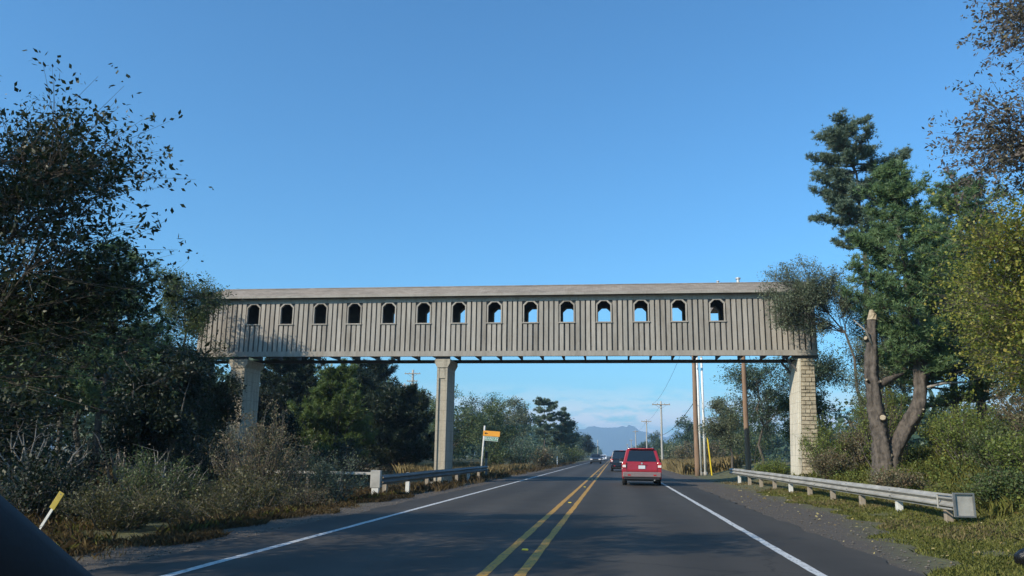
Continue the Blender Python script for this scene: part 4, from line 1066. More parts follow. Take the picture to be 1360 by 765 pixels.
def needles_mesh(name, P, D, m, Lf, Wf, rng, spread=.85):
    P = np.repeat(P, m, 0); D = np.repeat(unit(D), m, 0); n = len(P)
    Nd = unit(D * .75 + unit(rng.standard_normal((n, 3))) * spread)
    Sd = unit(np.cross(Nd, rng.standard_normal((n, 3))))
    Lf = (Lf * rng.uniform(.7, 1.2, n))[:, None]
    V = np.stack([P - Sd * Wf * .5, P + Sd * Wf * .5, P + Nd * Lf], 1).reshape(-1, 3)
    return fast_mesh(name, V, 3)
def twigs_to(mb, A, B, r0, r1):
    """many thin three-sided twigs"""
    n = len(A); d = unit(B - A); q = np.where(np.abs(d[:, 2:3]) > .9, np.array([[1., 0, 0]]), np.array([[0, 0, 1.]]))
    e1 = unit(np.cross(d, q)); e2 = np.cross(d, e1)
    vs = []
    for P_, r in ((A, r0), (B, r1)):
        for j in range(3):
            t = 2 * math.pi * j / 3; vs.append(P_ + (e1 * math.cos(t) + e2 * math.sin(t)) * r)
    V = np.stack(vs, 1)
    base = len(mb.v); mb.v += [tuple(v) for v in (V.reshape(-1, 3) - np.array(mb.o)).tolist()]
    for i in range(n):
        k = base + 6 * i
        mb.f += [(k, k + 1, k + 4, k + 3), (k + 1, k + 2, k + 5, k + 4), (k + 2, k, k + 3, k + 5)]

def curve3(a, c, n, rng, wob, lift=0.0):
    a = np.array(a, float); c = np.array(c, float); ts = np.linspace(0, 1, n)
    p = a + (c - a) * ts[:, None]
    p[1:-1] += rng.standard_normal((n - 2, 3)) * wob
    p[:, 2] += lift * np.sin(ts * math.pi)
    return p

def leafy_tree(name, label, x, y, H, c, rad, seed, leaf='leaf_alder', lobes=14, tw=50, lv=26, Lf=.09, Wf=.6, r=.14, bark='bark', jit=.10, cat='tree', group=None, trunk_top=None, shell=.3, lean=(0, 0), stems=1, flat=1.0, zbase=None, lobe_r=.42, spray=.55):
    """c = crown centre relative to the base, rad = its radii"""
    rng = np.random.default_rng(seed)
    z0 = gz(x, y) - .05 if zbase is None else zbase
    root = empty(name, (x, y, z0), rng.random() * 0, label, cat, group)
    c = np.array(c, float); rad = np.array(rad, float)
    b = MB()
    bases = [(0, 0, 0)] if stems == 1 else [(.28 * math.cos(6.28 * i / stems), .28 * math.sin(6.28 * i / stems), 0) for i in range(stems)]
    trunks = []
    for i, bs in enumerate(bases):
        tt = np.array([c[0] * .75 + lean[0], c[1] * .75 + lean[1], H * .86 if trunk_top is None else trunk_top])
        if stems > 1: tt = tt + np.array([rad[0] * .55 * math.cos(6.28 * i / stems), rad[1] * .55 * math.sin(6.28 * i / stems), -.12 * H * rng.random()])
        pts = curve3((bs[0], bs[1], -.2), tt, 8, rng, .035 * H ** .5)
        b.tube(pts, [r / stems ** .5 * (1 - .86 * (k / 7) ** .8) * (1.35 if k == 0 else 1) for k in range(8)], 9)
        trunks.append(pts)
    A, B = [], []
    u = unit(rng.standard_normal((lobes, 3))) * (shell + (1 - shell) * rng.random((lobes, 1)) ** .6) * .78
    for k in range(lobes):
        lc = c + u[k] * rad
        lr = rad.mean() * lobe_r * rng.uniform(.6, 1.25)
        pts = trunks[k % len(trunks)]
        hz = lc[2] - .55 * np.linalg.norm(lc[:2] - c[:2]) - .25
        j = np.argmin(np.abs(pts[:, 2] - max(hz, H * .12)))
        j = min(max(j, 1), 6)
        limb = curve3(pts[j], lc, 6, rng, .05 * lr + .02, .12 * lr)
        r0 = max(.012, r * .36 * (1 - j / 9)); b.tube(limb, [r0 * (1 - .78 * q / 5) for q in range(6)], 5, False)
        m = int(tw * rng.uniform(.6, 1.3))
        out = unit(lc - c + np.array([0, 0, .25 * rad[2]]))
        d = unit(unit(rng.standard_normal((m, 3))) * np.array([1, 1, flat]) + out * spray)
        e = lc + d * lr * (.35 + .75 * rng.random((m, 1)) ** .5) * np.array([1, 1, .85 * flat])
        st = limb[rng.integers(2, 6, m)]
        A.append(st + (e - st) * .0); B.append(e)
    A = np.concatenate(A); B = np.concatenate(B)
    keep = rng.random(len(A)) < .95
    Mq = A[keep] + (B - A)[keep] * .55 + rng.standard_normal((int(keep.sum()), 3)) * jit * .5
    Eq = A[keep] + (B - A)[keep] * .95
    twigs_to(b, A[keep], Mq, r * .03 + .003, .0045); twigs_to(b, Mq, Eq, .0045, .002)
    b.build('trunk', M[bark], root, True)
    n = len(A) * lv
    idx = rng.integers(0, len(A), n); t = rng.random(n) ** .55
    D0 = (B - A)[idx]
    fork = rng.integers(0, 6, n)                       # leaves sit on six short side shoots of each twig
    ph = (idx * 2.39 + fork * 1.05)[:, None]
    sd = unit(np.cross(unit(D0), np.concatenate([np.cos(ph), np.sin(ph * 1.7), np.sin(ph)], 1)))
    t = np.clip(.3 + .145 * fork + .05 * rng.standard_normal(n), .1, 1.03)
    P = A[idx] + D0 * t[:, None] + sd * (jit * 1.9 * rng.random((n, 1))) + rng.standard_normal((n, 3)) * jit * .42
    D = sd * .5 + unit(D0) * .6 + rng.standard_normal((n, 3)) * .7 + np.array([0, 0, -.15])
    P[:, 2] = np.maximum(P[:, 2], .08)
    link('crown', leaves_mesh('crown', P, D, Lf, Wf, rng), M[leaf], root)
    return root

def pine_tree(name, label, x, y, H, seed, prof, leaf='needle', z_first=.25, nwh=16, per=5, pitch=.25, tuft=7, Lf=.17, Wf=.022, r=.2, path=None, tufts_per=10, flatten=.5, bark='bark_pine', group=None, gap=0.0, zbase=None):
    """prof(f) = branch length at height fraction f of the crown (0 bottom, 1 top)"""
    rng = np.random.default_rng(seed)
    z0 = gz(x, y) - .05 if zbase is None else zbase
    root = empty(name, (x, y, z0), 0, label, 'tree', group)
    b = MB()
    if path is None: path = [(0, 0, -.2), (.05, 0, H * .33), (-.05, .05, H * .66), (0, 0, H * .98)]
    pp = np.array(path, float); zz = pp[:, 2]
    ts = np.linspace(zz[0], zz[-1], 14)
    tp = np.stack([np.interp(ts, zz, pp[:, 0]), np.interp(ts, zz, pp[:, 1]), ts], -1); tp[1:-1, :2] += rng.standard_normal((12, 2)) * .03
    rads = [r * (1 - .93 * (k / 13)) * (1.25 if k == 0 else 1) for k in range(14)]
    if r > .3: b.rough_tube(tp, rads, 20, .13, seed, 80)
    else: b.tube(tp, rads, 9)
    TP, TD, A, B = [], [], [], []
    for i in range(nwh):
        for q in range(per):
            if rng.random() < gap: continue
            f = (i + rng.uniform(-1.1, 1.1)) / nwh; f = min(max(f, 0), .985)
            h = H * (z_first + (1 - z_first) * f)
            o = np.array([np.interp(h, zz, pp[:, 0]), np.interp(h, zz, pp[:, 1]), h])
            az = 6.283 * (q / per) + rng.uniform(-.5, .5) + i * 1.1
            Lb = prof(f) * rng.uniform(.5, 1.22)
            if Lb < .12: continue
            dr = np.array([math.cos(az), math.sin(az), pitch * rng.uniform(.0, 1.9)])
            e = o + dr * Lb
            mid = (o + e) / 2 + np.array([0, 0, -.08 * Lb])
            b.tube([o, mid, e], [max(.012, .028 * Lb ** .8), .02 * Lb ** .8, .006], 5, False)
            ns = int(tufts_per * (.5 + Lb))
            for k in range(ns):
                t = rng.uniform(.25, 1.05)
                base = o + (e - o) * t; base[2] -= .08 * Lb * math.sin(t * math.pi)
                sd = np.array([-math.sin(az), math.cos(az), 0]) * rng.normal() * (.55 - .2 * t) + dr * .35 + np.array([0, 0, abs(rng.normal()) * .35])
                tip = base + sd * .42 * Lb ** .6 * np.array([1, 1, flatten])
                A.append(base); B.append(tip)
                for g in range(4):
                    TP.append(base + (tip - base) * rng.uniform(.45, 1.1) + rng.standard_normal(3) * .07); TD.append(sd + np.array([0, 0, .35]) + rng.standard_normal(3) * .25)
    for g in range(30):
        TP.append(np.array([pp[-1, 0], pp[-1, 1], H * rng.uniform(.95, 1.0)]) + rng.standard_normal(3) * .08); TD.append(np.array([0, 0, 1.]) + rng.standard_normal(3) * .4)
    twigs_to(b, np.array(A), np.array(B), .012, .004)
    b.build('trunk', M[bark], root, True)
    link('crown', needles_mesh('crown', np.array(TP), np.array(TD), tuft, Lf, Wf, rng), M[leaf], root)
    return root

def shrub(name, label, x, y, h, rx, ry, seed, leaf='leaf_olive', stems=26, lv=160, Lf=.07, Wf=.55, bark='bark', up=.8, group=None, cat='shrub', jit=.07, low=.12, zbase=None, sr=.018):
    rng = np.random.default_rng(seed); z0 = gz(x, y) if zbase is None else zbase
    root = empty(name, (x, y, z0), 0, label, cat, group)
    b = MB(); A, B = [], []
    for k in range(stems):
        a = rng.uniform(0, 6.283); q = rng.random() ** .6
        foot = np.array([rx * .35 * q * math.cos(a), ry * .35 * q * math.sin(a), -.05])
        tip = np.array([rx * q * math.cos(a), ry * q * math.sin(a), h * (1 - .45 * q * q) * rng.uniform(.7, 1.08)])
        pts = curve3(foot, tip, 5, rng, .05 * h ** .5, .08 * h)
        b.tube(pts, [sr * h ** .5 * (1 - .8 * i / 4) for i in range(5)], 4, False)
        for i in range(1, 5): A.append(pts[i - 1]); B.append(pts[i])
        for g in range(4):
            s0 = pts[rng.integers(1, 5)]; A.append(s0); B.append(s0 + np.array([rng.normal() * .3 * rx ** .5, rng.normal() * .3 * ry ** .5, abs(rng.normal()) * .25 + .05]) * .7)
    A, B = np.array(A), np.array(B)
    twigs_to(b, A, B, .006, .003)
    b.build('stem', M[bark], root, True)
    n = stems * lv; idx = rng.integers(0, len(A), n); t = rng.random(n)
    P = A[idx] + (B - A)[idx] * t[:, None] + rng.standard_normal((n, 3)) * jit
    P[:, 2] = np.maximum(P[:, 2], low * rng.random(n))
    D = unit((B - A)[idx]) * up + rng.standard_normal((n, 3)) * .6
    link('foliage', leaves_mesh('foliage', P, D, Lf, Wf, rng), M[leaf], root)
    return root

def blades(name, label, X, Y, h, wd, mat, seed, lean=.45, cat='grass', extra_z=0.0):
    rng = np.random.default_rng(seed); n = len(X)
    Z = ground_z(X, Y) - .02 + extra_z
    a = rng.uniform(0, 6.283, n); l = rng.normal(0, lean, n)
    hh = h * rng.uniform(.45, 1.2, n)
    P = np.stack([X, Y, Z], -1); S_ = np.stack([np.cos(a), np.sin(a), np.zeros(n)], -1)
    T = np.stack([-np.sin(a) * l * hh, np.cos(a) * l * hh, hh], -1)
    Mi = np.stack([-np.sin(a) * l * hh * .3, np.cos(a) * l * hh * .3, hh * .6], -1)
    W_ = (wd * rng.uniform(.6, 1.3, n))[:, None]
    V = np.stack([P - S_ * W_ * .5, P + S_ * W_ * .5, P + Mi + S_ * W_ * .35, P + T, P + Mi - S_ * W_ * .35], 1).reshape(-1, 3)
    o = link(name, fast_mesh(name, V, 5), M[mat])
    return tag(o, label, cat, kind='stuff')

def ground_leaves(name, label, X, Y, hz, Lf, mat, seed, cat='ground cover', up=1.2):
    rng = np.random.default_rng(seed); n = len(X)
    P = np.stack([X, Y, ground_z(X, Y) + hz], -1); D = rng.standard_normal((n, 3)); D[:, 2] = D[:, 2] * .4 + .1
    o = link(name, leaves_mesh(name, P, D, Lf, .7, rng, up), M[mat])
    return tag(o, label, cat, kind='stuff')

# ------------------------------------------------------------------ left side: near trees and undergrowth
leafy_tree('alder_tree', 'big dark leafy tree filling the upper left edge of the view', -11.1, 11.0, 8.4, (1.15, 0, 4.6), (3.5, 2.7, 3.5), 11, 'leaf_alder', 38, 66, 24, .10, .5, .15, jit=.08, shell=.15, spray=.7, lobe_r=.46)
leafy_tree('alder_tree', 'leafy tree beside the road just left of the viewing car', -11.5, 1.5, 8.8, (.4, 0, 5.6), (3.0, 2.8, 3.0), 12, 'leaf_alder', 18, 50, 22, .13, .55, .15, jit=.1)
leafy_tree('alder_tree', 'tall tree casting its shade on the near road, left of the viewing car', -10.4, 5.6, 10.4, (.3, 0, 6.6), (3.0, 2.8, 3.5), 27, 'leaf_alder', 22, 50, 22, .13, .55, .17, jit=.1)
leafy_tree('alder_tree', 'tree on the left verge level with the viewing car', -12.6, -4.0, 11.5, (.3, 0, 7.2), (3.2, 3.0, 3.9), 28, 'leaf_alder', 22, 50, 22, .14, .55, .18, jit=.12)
pine_tree('shore_pine', 'dark pine with lumpy tufted top right of the big left tree', -18.6, 27, 9.1, 21, lambda f: 2.1 * (1 - f) ** .7 + .35, 'needle', .3, 16, 5, .35, 8, .2, .03, .16, tufts_per=9)
leafy_tree('alder_tree', 'slender leafy tree with twiggy top hiding the left end of the bridge', -21.6, 37.0, 11.4, (.3, 0, 7.7), (2.6, 1.9, 3.4), 13, 'leaf_olive', 30, 44, 26, .10, .55, .13, jit=.1, shell=.1)
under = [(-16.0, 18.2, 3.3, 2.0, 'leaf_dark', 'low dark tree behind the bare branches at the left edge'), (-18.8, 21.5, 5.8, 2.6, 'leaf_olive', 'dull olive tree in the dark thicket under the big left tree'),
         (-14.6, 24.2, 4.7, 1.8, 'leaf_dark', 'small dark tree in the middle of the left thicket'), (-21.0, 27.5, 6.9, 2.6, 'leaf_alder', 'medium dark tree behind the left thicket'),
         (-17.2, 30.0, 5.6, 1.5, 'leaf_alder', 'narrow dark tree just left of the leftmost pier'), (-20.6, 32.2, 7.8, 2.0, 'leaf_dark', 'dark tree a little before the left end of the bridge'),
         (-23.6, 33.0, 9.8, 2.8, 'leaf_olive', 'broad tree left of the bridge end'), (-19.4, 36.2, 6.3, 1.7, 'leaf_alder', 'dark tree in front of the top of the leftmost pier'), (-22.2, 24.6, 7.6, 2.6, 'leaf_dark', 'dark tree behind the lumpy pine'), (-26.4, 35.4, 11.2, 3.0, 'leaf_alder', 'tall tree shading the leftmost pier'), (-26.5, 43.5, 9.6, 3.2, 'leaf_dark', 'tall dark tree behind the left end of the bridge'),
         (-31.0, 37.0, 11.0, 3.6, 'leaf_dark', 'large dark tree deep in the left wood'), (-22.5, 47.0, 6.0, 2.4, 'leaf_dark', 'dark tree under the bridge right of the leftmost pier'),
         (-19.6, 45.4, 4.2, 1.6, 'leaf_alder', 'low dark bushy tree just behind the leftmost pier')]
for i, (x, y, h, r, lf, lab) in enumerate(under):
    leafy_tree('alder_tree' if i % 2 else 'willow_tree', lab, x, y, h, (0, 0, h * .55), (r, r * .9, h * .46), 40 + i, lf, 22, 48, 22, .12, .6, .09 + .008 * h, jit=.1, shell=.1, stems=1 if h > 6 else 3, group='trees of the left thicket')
for i, (x, y, h, r, lab) in enumerate([(-13.2, 25.6, 2.0, 1.6, 'dark bush behind the tall reddish bush'), (-15.4, 28.6, 2.3, 1.8, 'dark bush left of the rail fence'), (-12.6, 29.8, 1.7, 1.5, 'dark bush behind the pale rail fence'), (-17.6, 24.0, 2.2, 1.9, 'dark bush in the heart of the left thicket'), (-14.2, 33.6, 2.0, 1.7, 'dark bush in front of the leftmost pier'), (-18.0, 34.4, 2.4, 1.7, 'dark bush at the foot of the leftmost pier'), (-13.8, 40.5, 1.6, 1.8, 'dark bush under the left span'), (-16.0, 46.5, 2.2, 2.0, 'dark bush beyond the left span'), (-16.4, 20.4, 1.9, 1.7, 'dark bush behind the bare pale branches'), (-13.0, 17.0, 1.5, 1.3, 'dark bush right behind the leaning marker')]):
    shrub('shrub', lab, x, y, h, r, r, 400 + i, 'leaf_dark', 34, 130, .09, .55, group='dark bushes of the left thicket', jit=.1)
for i, (x, y, h, r, lab) in enumerate([(-14.0, 18.0, 2.0, 1.7, 'tangle of bare pale branches low at the left edge'), (-16.6, 26.0, 3.0, 1.5, 'bare pale stems in the dark left thicket'), (-12.4, 21.0, 1.6, 1.3, 'sprawling leafless twigs beside the leaning yellow marker')]):
    shrub('bare_shrub', lab, x, y, h, r, r, 70 + i, 'leaf_rust', 22, 14, .06, .5, 'bark_pale', sr=.03, group='bare shrubs in the left thicket')
road_shrubs = [(-10.2, 22.4, 2.9, 1.7, 'leaf_rust', 64, 230, .065, 'tall reddish grey bush on the left verge before the leftmost pier'),
               (-8.8, 23.9, 1.55, 1.35, 'leaf_grey', 50, 210, .065, 'grey green willowy bush next to the left guardrail end'),
               (-9.5, 19.8, 1.25, 1.5, 'leaf_weed', 50, 210, .065, 'olive brown weedy bush at the front of the left verge'),
               (-11.7, 19.2, 1.6, 1.5, 'leaf_olive', 44, 200, .065, 'olive bush behind the front weedy bush on the left verge'),
               (-10.6, 16.4, .9, 1.4, 'leaf_weed', 44, 190, .06, 'shaded low weed clump beside the yellow marker'),
               (-9.0, 17.4, .75, 1.1, 'leaf_weed', 40, 180, .055, 'small shaded weed clump nearest the left road edge'),
               (-8.6, 21.9, .7, .9, 'leaf_rust', 26, 120, .05, 'low brownish weed clump at the edge of the left shoulder'),
               (-12.4, 14.2, 1.0, 1.4, 'leaf_dark', 26, 120, .06, 'dark bush low in the left corner by the windscreen pillar')]
for i, (x, y, h, r, lf, st, lv, Lf, lab) in enumerate(road_shrubs):
    shrub('shrub', lab, x, y, h, r, r * .9, 90 + i, lf, st, lv, Lf, .45, group='bushes on the left verge', jit=.06)

# left side beyond the bridge
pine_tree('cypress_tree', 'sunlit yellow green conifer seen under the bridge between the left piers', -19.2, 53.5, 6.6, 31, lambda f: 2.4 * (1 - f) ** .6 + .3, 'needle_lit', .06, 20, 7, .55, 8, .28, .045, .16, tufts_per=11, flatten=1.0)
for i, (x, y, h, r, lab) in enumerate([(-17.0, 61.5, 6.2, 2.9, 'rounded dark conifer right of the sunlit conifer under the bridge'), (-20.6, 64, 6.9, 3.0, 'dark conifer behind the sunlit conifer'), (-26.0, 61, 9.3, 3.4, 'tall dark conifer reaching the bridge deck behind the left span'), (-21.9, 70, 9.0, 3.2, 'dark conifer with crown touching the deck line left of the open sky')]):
    pine_tree('cypress_tree', lab, x, y, h, 300 + i, (lambda R_: (lambda f: R_ * (1 - f) ** .45 + .3))(r), 'needle_shaded', .05, 18, 8, .4, 7, .34, .06, .18, tufts_per=10, flatten=.9, group='dark conifers beyond the left span')
far_left = [(-31, 110, 12.8, (3.6, 3.6, 4.2), 'leaf_bluegreen', 'tall bluish tree behind the two far left poles'), (-25.4, 104, 10.6, (2.8, 2.8, 3.6), 'leaf_olive', 'tree between the poles and the middle pier'),
            (-19.3, 95, 8.7, (4.2, 3.6, 4.0), 'leaf_hazed', 'broad pale green tree behind the middle pier'), (-15.0, 101, 7.6, (3.0, 3.0, 3.4), 'leaf_hazed', 'rounded green tree behind the street sign'),
            (-14.6, 118, 10.0, (3.4, 3.0, 4.2), 'leaf_grey', 'sparse grey green tree right of the street sign'), (-20.5, 125, 10.5, (4.0, 3.6, 4.4), 'leaf_bluegreen', 'tree behind the pale green tree left of the road'),
            (-9.8, 160, 8.2, (3.0, 3.0, 3.6), 'leaf_bluegreen', 'tree at the foot of the windblown pines'), (-12.0, 222, 9.0, (4.4, 4.2, 4.2), 'leaf_bluegreen', 'far rounded tree where the left trees meet the mountains'),
            (-10.0, 262, 8.4, (3.6, 4.0, 4.0), 'leaf_dark', 'last dark tree on the left before the mountains')]
for i, (x, y, h, rd, lf, lab) in enumerate(far_left):
    h *= 1.1
    leafy_tree('roadside_tree', lab, x, y, h, (0, 0, h * .54), tuple(q * 1.12 for q in rd), 130 + i, lf, 20, 40, 16, .20 if y < 130 else .3, .7, .16, jit=.2, shell=.1, group='trees along the far left verge')
pine_tree('windblown_pine', 'windblown pine with flat open tiers left of the road', -12.2, 141, 11.3, 33, lambda f: 1.6 + 2.0 * f * (1.15 - f), 'needle_blue', .42, 12, 4, .15, 8, .4, .08, .18, tufts_per=10, flatten=.35, gap=.12)
pine_tree('windblown_pine', 'windblown pine nearest the road with branches swept over it', -9.9, 146, 9.9, 34, lambda f: 2.6 * (1 - f) ** .6 + .4, 'needle_blue', .3, 10, 5, .15, 8, .4, .08, .18, tufts_per=9, flatten=.3, path=[(0, 0, -.2), (.2, 0, 4), (.5, 0, 7), (1.0, 0, 9.8)])
verge = [(-9.7, 85, 3.3, 2.0, 'leaf_bluegreen', 'dense round dark green bush left of the road'), (-12.3, 84, 2.6, 1.6, 'leaf_olive', 'pale green bush left of the round dark bush'), (-8.9, 98, 2.3, 1.5, 'leaf_rust', 'brownish bush right of the round dark bush'),
         (-9.0, 112, 2.6, 2.4, 'leaf_grey', 'grey green hedge bush by the delineator post'), (-9.4, 126, 2.9, 2.6, 'leaf_grey', 'grey green hedge bush beyond the delineator post'), (-9.6, 142, 3.1, 3.0, 'leaf_olive', 'olive hedge bush under the windblown pines'),
         (-9.4, 170, 3.2, 3.4, 'leaf_olive', 'far olive hedge bush on the left verge'), (-9.2, 200, 3.4, 3.6, 'leaf_grey', 'farthest hedge bush on the left verge')]
for i, (x, y, h, r, lf, lab) in enumerate(verge):
    shrub('hedge_bush', lab, x, y, h, r, r * 1.3, 150 + i, lf, 40, 110, .16 if y < 120 else .24, .7, group='bushes along the far left verge', jit=.16)

# ------------------------------------------------------------------ right side
leafy_tree('willow_tree', 'grey green leafy tree covering the right end of the bridge', 12.0, 38.2, 10.5, (-3.0, -.35, 7.4), (2.75, 1.15, 2.7), 14, 'leaf_grey', 34, 54, 26, .085, .5, .13, jit=.09, shell=.1, trunk_top=8.2)
leafy_tree('willow_tree', 'shaded leafy tree standing between the right pier and the forked trunk', 11.6, 36.2, 6.4, (.1, 0, 3.7), (1.7, 1.4, 2.6), 15, 'leaf_grey', 18, 44, 24, .085, .5, .09, jit=.09, shell=.1, stems=3)
leafy_tree('willow_tree', 'leafy tree right of the bridge end above the masonry pier', 13.4, 40.5, 9.0, (-.5, -.3, 6.0), (1.9, 1.6, 3.0), 16, 'leaf_olive', 18, 44, 24, .09, .5, .1, jit=.1, shell=.1)

# forked pine with a sawn left stem
fp = pine_tree('forked_pine', 'forked pine with sawn trunk stubs behind the right guardrail', 9.95, 31.0, 11.9, 51, lambda f: (2.55 * (1 - f) ** .95 + .4) * (1 if f > .2 else .5), 'needle', .30, 27, 6, .32, 9, .19, .03, .32,
               path=[(0, 0, -.2), (.06, 0, .9), (.55, 0, 1.5), (1.2, 0, 2.5), (1.42, 0, 3.8), (1.3, 0, 5.8), (1.12, .1, 8.5), (1.0, 0, 11.7)], tufts_per=15, flatten=.7, gap=.22)
b = MB(); b.rough_tube([(-.22, 0, -.3), (-.22, 0, .5), (-.26, .02, 1.6), (-.34, .05, 2.6), (-.38, .03, 3.8), (-.28, 0, 4.9), (-.2, 0, 5.75)], [.48, .34, .30, .27, .24, .20, .16], 20, .14, 9, 80)
b.build('trunk', M['bark_pine'], fp, True)['label'] = 'left stem sawn off at its top'
b = MB(); b.tube([(-.2, 0, 5.752), (-.185, 0, 5.95), (-.22, 0, 6.15)], [.2, .16, .06], 9); b.build('broken_top', M['cut_wood'], fp)
for sx, sy, sz, dx, dy, dz, r in ((-.2, -.27, 2.05, -.04, -.12, .05, .12), (-.08, -.3, .75, .03, -.09, 0, .055), (-.3, -.22, 3.35, .12, -.16, .06, .055), (-.5, -.12, 3.4, -.16, -.12, .08, .05), (-.44, -.08, 5.0, -.12, -.1, .05, .085), (1.2, -.26, 2.35, 0, -.09, .05, .04)):
    b = MB(); e = (sx + dx, sy + dy, sz + dz); b.tube([(sx, sy + .1, sz), e], [r * 1.15, r], 10, False); sbn = b.build('limb_stub', M['bark_pine'], fp, True)
    n_ = Vector((dx, dy, dz)).normalized(); c2 = MB(); c2.tube([Vector(e) - n_ * .012, Vector(e) + n_ * .004], [r * .95, r * .80], 7); c2.build('cut_face', M['cut_wood'], sbn)
for nm, pts, rr_, mt in (('bare_limb', [(1.38, -.1, 3.95), (1.9, -.25, 4.05), (2.65, -.3, 4.12)], [.12, .11, .10], 'bark_pale'), ('bare_limb', [(1.42, -.1, 3.2), (2.0, -.2, 3.35), (2.9, -.3, 3.4)], [.05, .045, .03], 'bark_pale'),
                     ('bare_limb', [(-.3, 0, 3.2), (.2, .1, 3.5), (.8, .15, 3.75)], [.15, .13, .05], 'bark_pine'), ('bare_limb', [(-.25, -.1, 4.6), (-.55, -.3, 5.3), (-1.0, -.4, 5.7)], [.05, .035, .015], 'bark_pale'),
                     ('bare_limb', [(1.35, 0, 5.2), (1.1, -.1, 5.6), (.9, -.15, 6.2)], [.13, .12, .1], 'bark_pine')):
    b = MB(); b.tube(pts, rr_, 8); b.build(nm, M[mt], fp, True)
pine_tree('shore_pine', 'tall open pine with flat feathery tiers above the right end of the bridge', 14.6, 47.5, 19.7, 52, lambda f: (1.5 + 3.4 * f * (1.1 - f)) * (1 if f < .93 else .7), 'needle_blue', .60, 15, 7, .22, 9, .2, .036, .28, path=[(0, 0, -.3), (.1, 0, 7), (.2, 0, 12), (.1, 0, 16), (-.5, 0, 19.5)], tufts_per=24, flatten=.6, gap=.34)
pine_tree('shore_pine', 'dark pine right of the forked pine with a tufted top', 15.6, 36.5, 12.0, 53, lambda f: 2.3 * (1 - f) ** .6 + .5, 'needle', .3, 28, 6, .3, 9, .18, .03, .24, tufts_per=11, flatten=.8)
pine_tree('shore_pine', 'low dark pine filling the gap between the two right pines', 13.4, 33.6, 8.2, 54, lambda f: 2.0 * (1 - f) ** .6 + .4, 'needle', .25, 14, 5, .3, 8, .2, .03, .2, tufts_per=11, flatten=.8)
leafy_tree('maple_tree', 'sunlit yellow green tree at the right edge of the view', 11.0, 19.6, 8.8, (-.35, 0, 4.9), (2.95, 2.4, 3.7), 17, 'leaf_yellow', 40, 60, 24, .085, .65, .14, jit=.09, shell=.15)
leafy_tree('maple_tree', 'yellow green tree behind the sunlit tree at the right edge', 13.4, 25.5, 7.8, (-.2, 0, 4.4), (2.9, 2.4, 3.1), 18, 'leaf_yellow', 24, 50, 20, .09, .65, .14, jit=.1, shell=.15)
leafy_tree('plum_tree', 'purplish twiggy branches reaching in at the upper right corner', 9.6, 12.8, 10.8, (-1.7, 0, 7.5), (3.1, 2.2, 3.0), 19, 'leaf_purple', 40, 40, 40, .075, .5, .14, jit=.05, shell=.35)
right_fill = [(17.5, 41.5, 9.0, 3.0, 'leaf_olive', 'olive tree behind the dark pine on the right bank'), (18.5, 33.0, 9.2, 3.0, 'leaf_dark', 'dark tree behind the yellow green trees on the right bank'), (20.0, 26.5, 9.0, 3.2, 'leaf_olive', 'olive tree far back at the right edge'),
              (15.5, 29.5, 5.6, 2.3, 'leaf_olive', 'low olive tree on the bank behind the forked pine'), (16.0, 22.5, 6.0, 2.6, 'leaf_yellow', 'low yellow green tree deep at the right edge')]
for i, (x, y, h, r, lf, lab) in enumerate(right_fill):
    leafy_tree('alder_tree', lab, x, y, h, (0, 0, h * .54), (r, r, h * .46), 170 + i, lf, 18, 44, 22, .10, .6, .13, jit=.1, shell=.1, group='trees on the right bank')
behind = [(9.6, 55.0, 7.9, (2.7, 2.4, 3.2), 'leaf_bluegreen', 'bluish leafy tree behind the bridge between the poles and the right pier'), (12.6, 52.0, 9.4, (2.8, 2.4, 3.9), 'leaf_bluegreen', 'dense bluish tree directly behind the right pier'),
          (8.3, 60.0, 6.4, (2.0, 2.0, 2.6), 'leaf_grey', 'loose leafy tree nearest the poles beyond the bridge'), (11.0, 48.2, 5.0, (1.9, 1.7, 2.2), 'leaf_olive', 'low tree at the far end of the right guardrail'), (17.0, 52.5, 11.0, (3.2, 3.0, 4.2), 'leaf_dark', 'tall dark tree behind the open pine')]
for i, (x, y, h, rd, lf, lab) in enumerate(behind):
    leafy_tree('alder_tree', lab, x, y, h, (0, 0, h * .58), rd, 190 + i, lf, 20, 46, 20, .12, .6, .12, jit=.12, shell=.1, group='trees behind the right end of the bridge')
bank = [(9.4, 37.4, 2.4, 1.4, 'leaf_bramble', 'yellow green bush at the foot of the masonry pier'), (10.8, 36.4, 2.0, 1.4, 'leaf_rust', 'rust tinged bush right of the masonry pier'), (9.0, 35.0, 1.0, .9, 'leaf_rust', 'low brownish bush between the pier and the guardrail'),
        (11.8, 28.4, 2.1, 1.3, 'leaf_bramble', 'bramble bush right of the forked trunk'), (12.8, 25.2, 2.3, 1.5, 'leaf_rust', 'large rusty bramble bush higher on the right bank'), (11.2, 25.0, 1.2, 1.1, 'leaf_olive', 'green bush in front of the large rusty bramble'),
        (10.6, 22.2, 1.3, 1.2, 'leaf_bramble', 'bramble bush on the bank under the yellow green tree'), (9.0, 19.9, .62, .95, 'leaf_olive', 'low leafy green patch beside the guardrail end plate'), (8.5, 26.2, .55, .8, 'leaf_rust', 'low brown weeds behind the middle of the right guardrail'),
        (12.4, 31.4, 1.9, 1.3, 'leaf_yellow', 'yellowish bush behind the fork of the sawn pine'), (14.0, 28.5, 2.6, 1.6, 'leaf_rust', 'brownish bush high on the right bank'), (10.6, 33.4, 3.3, 1.3, 'leaf_bramble', 'tall leafy bush seen between the two stems of the forked pine'), (8.3, 44.5, .9, 1.0, 'leaf_bramble', 'small green bush under the bridge at the right pier')]
for i, (x, y, h, r, lf, lab) in enumerate(bank):
    shrub('bramble_bush', lab, x, y, h, r, r, 210 + i, lf, 60, 190, .075, .6, group='bushes on the right bank', jit=.07)
